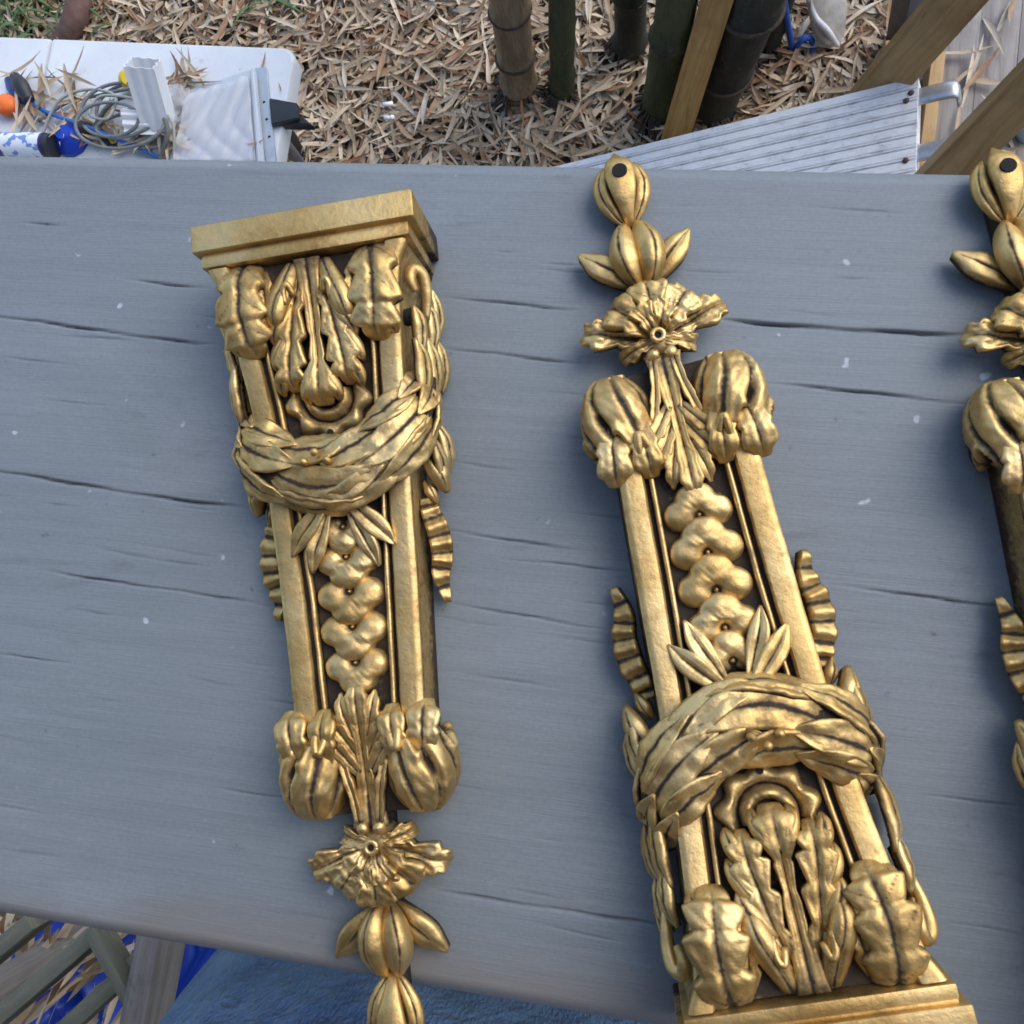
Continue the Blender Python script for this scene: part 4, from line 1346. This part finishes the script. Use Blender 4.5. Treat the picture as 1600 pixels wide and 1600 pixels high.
for px, py, rz in ((606, 163, .1), (608, 184, -.3)):
    o = mk('white_chip', quad_slab([(px - 8, py - 2), (px + 8, py - 4), (px + 9, py + 3), (px - 8, py + 4)], .052, .056, .001), simple('white_scrap', (.7, .7, .7), (.8, .8, .8), .6))
    tag(o, 'small white scrap on the leaves, %s of the two' % ('farther' if py < 170 else 'nearer'), 'scrap')
o = mk('pale_blue_bottle', tube([at(1606, 215, .10), at(1600, 185, .16), at(1598, 160, .2)], [.02, .022, .012], 12, 14), simple('pale_blue_plastic', (.30, .45, .52), (.42, .56, .62), .4))
tag(o, 'pale blue plastic bottle at the right edge behind the brace', 'bottle')

# ------------------------------------------------------------------ slatted rack, blue tarpaulin and jeans on the near side
ZR = 1.18
rk = empty('slatted_rack', (at(150, 1520, 0)[0], at(150, 1520, 0)[1], 0))
for (x0, y0, x1, y1) in ((-90, 1560, 70, 1428), (-70, 1650, 180, 1436), (60, 1648, 262, 1462)):
    beam_obj('slat', at(x0, y0, ZR), at(x1, y1, ZR), .018, .05, M['slat'], rk, b=.002)
beam_obj('brace', at(150, 1446, ZR + .03), at(216, 1562, ZR + .03), .012, .03, M['slat'], rk, b=.002)
beam_obj('end_rail', at(262, 1420, ZR + .02), at(216, 1660, ZR + .02), .027, .06, M['greywood'], rk, b=.003)
for x, y in ((-160, 1640), (-120, 1400), (216, 1700)):
    a = at(x, y, ZR)
    beam_obj('leg', (a[0], a[1], 0), (a[0], a[1], ZR - .03), .035, .035, M['greywood'], rk)
tag(rk, 'weathered green-grey slatted rack below the near left corner of the board', 'rack')


def tarp():
    n = 60
    c0_, c1_ = at(-60, 1700, .75), at(330, 1440, .75)
    v = []
    for i in range(n):
        for j in range(n):
            x = c0_[0] + (c1_[0] - c0_[0]) * i / (n - 1)
            y = c0_[1] + (c1_[1] - c0_[1]) * j / (n - 1)
            z = .72 + .035 * math.sin(x * 31 + 2 * math.sin(y * 17)) + .03 * math.sin(y * 37 + 1.7 * math.sin(x * 23)) + .016 * abs(math.sin(x * 61 - y * 47)) + .012 * math.sin(x * 120 + y * 90)
            edge = max(0, (y - c0_[1]) / (c1_[1] - c0_[1]) - .55 + .12 * math.sin(x * 26))
            v.append((x, y, z - .55 * edge))
    return v, grid_faces(n, n)


o = mk('tarpaulin', tarp(), simple('blue_tarpaulin', (.006, .025, .22), (.015, .06, .42), .38, 12))
tag(o, 'crumpled royal blue tarpaulin under the slatted rack', 'tarpaulin')
debris = []
for k in range(90):
    px, py = rng.uniform(-20, 215), rng.uniform(1440, 1605)
    if k % 3 == 0: px, py = rng.normal(70, 30), rng.normal(1495, 16)
    v, F = litter_leaf(rng.uniform(.05, .13), rng.uniform(.007, .016), rng.uniform(-.01, .012), rng.uniform(0, .004))
    v = v @ rotm(rng.uniform(.4, 1.6), rng.normal(0, .5), rng.normal(0, .25)).T + at(px, py, rng.uniform(.84, .95))
    debris.append((v, F, np.full(len(v), rtint())))
o = mk('leaf_debris', join(*debris), M['leaf'], attr='tint')
tag(o, 'dry leaves heaped on the blue tarpaulin under the slatted rack', 'leaf debris', kind='stuff')
for px, py, rz, mi, lab in ((140, 1522, 1.0, 8, 'yellowish leaf caught upright between two slats of the rack'), (160, 1514, .4, 9, 'pale leaf lying across the rack next to the brace'), (196, 1572, 1.1, 10, 'tan leaf against the weathered end rail of the rack')):
    o = fallen(at(px, py, ZR - .02), rz, None, .2, LM[mi], .5, 'dry_leaf')
    tag(o, lab, 'leaf')

# deck the person stands on
dk_ = empty('deck', (.3, -.7, 0))
for k in range(9):
    x = -.28 + k * .145
    beam_obj('deck_board', (x, -.24, .785), (x, -1.3, .785), .14, .028, M['greywood'], dk_)
for x, y in ((-.3, -.28), (.85, -.28), (-.3, -1.25), (.85, -1.25)):
    beam_obj('deck_post', (x, y, 0), (x, y, .77), .07, .07, M['brownwood'], dk_)
tag(dk_, 'low timber deck in shade under the person and the board', 'deck')
# posts carrying the board
for x, lab in ((-1.1, 'timber post carrying the far left end of the grey board'), (1.1, 'timber post carrying the far right end of the grey board')):
    tag(beam_obj('rail_post', (x, -.02, 0), (x, -.02, H - .039), .09, .09, M['brownwood']), lab, 'post')


# ------------------------------------------------------------------ the person leaning on the board, phone at chest height
def skin_obj(name, verts, edges, radii, mat, parent=None, sub=2):
    me = bpy.data.meshes.new(name)
    me.from_pydata(verts, edges, [])
    o = bpy.data.objects.new(name, me)
    C.objects.link(o)
    bpy.context.view_layer.objects.active = o
    m = o.modifiers.new('skin', 'SKIN')
    for sv, r in zip(me.skin_vertices[0].data, radii): sv.radius = r if isinstance(r, tuple) else (r, r)
    me.skin_vertices[0].data[0].use_root = True
    m.use_smooth_shade = True
    s_ = o.modifiers.new('sub', 'SUBSURF')
    s_.levels = s_.render_levels = sub
    me.materials.append(mat)
    if parent: o.parent = parent
    return o


PX, PY, PZ = .0, -.315, .80
skin_m = simple('skin', (.42, .26, .19), (.50, .32, .24), .5, 40)
person = empty('person', (PX, PY, PZ))
bv = [(0, 0, .96), (0, -.01, 1.10), (0, -.02, 1.28), (0, -.02, 1.42), (0, .0, 1.50), (0, .03, 1.56), (0, .04, 1.66), (0, .03, 1.74)]
br = [(.11, .075), (.105, .075), (.125, .085), (.12, .07), (.055, .055), (.06, .07), (.08, .095), (.06, .07)]
be = [(i, i + 1) for i in range(7)]
for sg in (-1, 1):
    k = len(bv)
    bv += [(sg * .10, 0, .90), (sg * .115, .015, .50), (sg * .12, -.01, .09), (sg * .13, .12, .04)]
    br += [(.085, .085), (.055, .055), (.04, .04), (.035, .03)]
    be += [(0, k), (k, k + 1), (k + 1, k + 2), (k + 2, k + 3)]
    k = len(bv)
    bv += [(sg * .19, -.02, 1.40), (sg * .24, .02, 1.12), (sg * .12, .20, 1.30), (sg * .085, .235, 1.33)]
    br += [(.055, .055), (.042, .042), (.03, .03), (.03, .02)]
    be += [(3, k), (k, k + 1), (k + 1, k + 2), (k + 2, k + 3)]
    for f in range(5):
        bv += [(sg * (.075 + .004 * f), .25 + .004 * f, 1.35 + .012 * f - .02), (sg * (.05 + .004 * abs(f - 2)), .255, 1.352 + .012 * f - .02)]
        br += [(.009, .009), (.008, .008)]
        q = len(bv)
        be += [(k + 3, q - 2), (q - 2, q - 1)]
skin_obj('body', bv, be, br, skin_m, person, 1)
mj, tj, Nj, Lj, Bj = nodes('blue_denim')
vj = mapping(Nj, Lj, (1, 1, 1))
w1 = noise(Nj, Lj, 14, 5, .6, vj)
w2 = noise(Nj, Lj, 700, 2, .5, mapping(Nj, Lj, (1, 1, .35)))
cj = ramp(Nj, Lj, w1.outputs[0], [(.3, (.05, .13, .31)), (.5, (.12, .25, .46)), (.7, (.26, .40, .58))])
cj2 = mixc(Nj, Lj, maprange(Nj, Lj, w2.outputs[0], .4, .7, 0, .4), cj.outputs[0], (.16, .22, .32))
Lj.new(cj2, Bj.inputs['Base Color'])
Bj.inputs['Roughness'].default_value = .9
bump(Nj, Lj, Bj, math_(Nj, Lj, 'ADD', math_(Nj, Lj, 'MULTIPLY', w2.outputs[0], .08), w1.outputs[0]), .9, .03)
jv = [(0, .01, .99), (0, .01, .90)]
jr = [(.165, .118), (.165, .125)]
je = [(0, 1)]
for sg in (-1, 1):
    k = len(jv)
    jv += [(sg * .098, .015, .82), (sg * .108, .025, .66), (sg * .115, .02, .48), (sg * .12, -.005, .28), (sg * .12, -.01, .08)]
    jr += [(.098, .105), (.088, .095), (.075, .08), (.068, .07), (.072, .078)]
    je += [(1, k), (k, k + 1), (k + 1, k + 2), (k + 2, k + 3), (k + 3, k + 4)]
skin_obj('jeans', jv, je, jr, mj, person, 2)
tv = [(0, .0, .94), (0, -.01, 1.10), (0, -.02, 1.30), (0, -.02, 1.43)]
tr_ = [(.185, .135), (.165, .125), (.18, .13), (.165, .105)]
te = [(0, 1), (1, 2), (2, 3)]
for sg in (-1, 1):
    k = len(tv)
    tv += [(sg * .19, -.02, 1.41), (sg * .225, .0, 1.24)]
    tr_ += [(.066, .066), (.06, .06)]
    te += [(3, k), (k, k + 1)]
skin_obj('shirt', tv, te, tr_, simple('dark_shirt', (.03, .032, .036), (.05, .052, .058), .9, 60), person, 1)
tag(person, 'person in blue jeans standing against the near edge of the board', 'person')

# ------------------------------------------------------------------ unseen wall and overhang behind the person, added to shade the near side
hs = empty('shade_house', (0, -1.75, 0))
shade_wall_mat = simple('shade_wall_grey', (.20, .21, .22), (.26, .27, .28), .7, 8)
for k in range(18):
    z = .05 + k * .18
    d = bevel_box(-4, 4, -1.80, -1.76, z, z + .176, .004)
    o = mk('shade_wall_board', d, shade_wall_mat, hs)
    o.matrix_parent_inverse = Matrix.Translation(-hs.location)
o = mk('shade_eave', bevel_box(-4.3, 4.3, -1.9, -.55, 3.28, 3.42, .01), simple('shade_eave_paint', (.16, .15, .14), (.2, .19, .18), .8), hs)
o.matrix_parent_inverse = Matrix.Translation(-hs.location)
tag(hs, 'added unseen grey boarded wall with a deep overhang that shades the near side', 'shade_house')
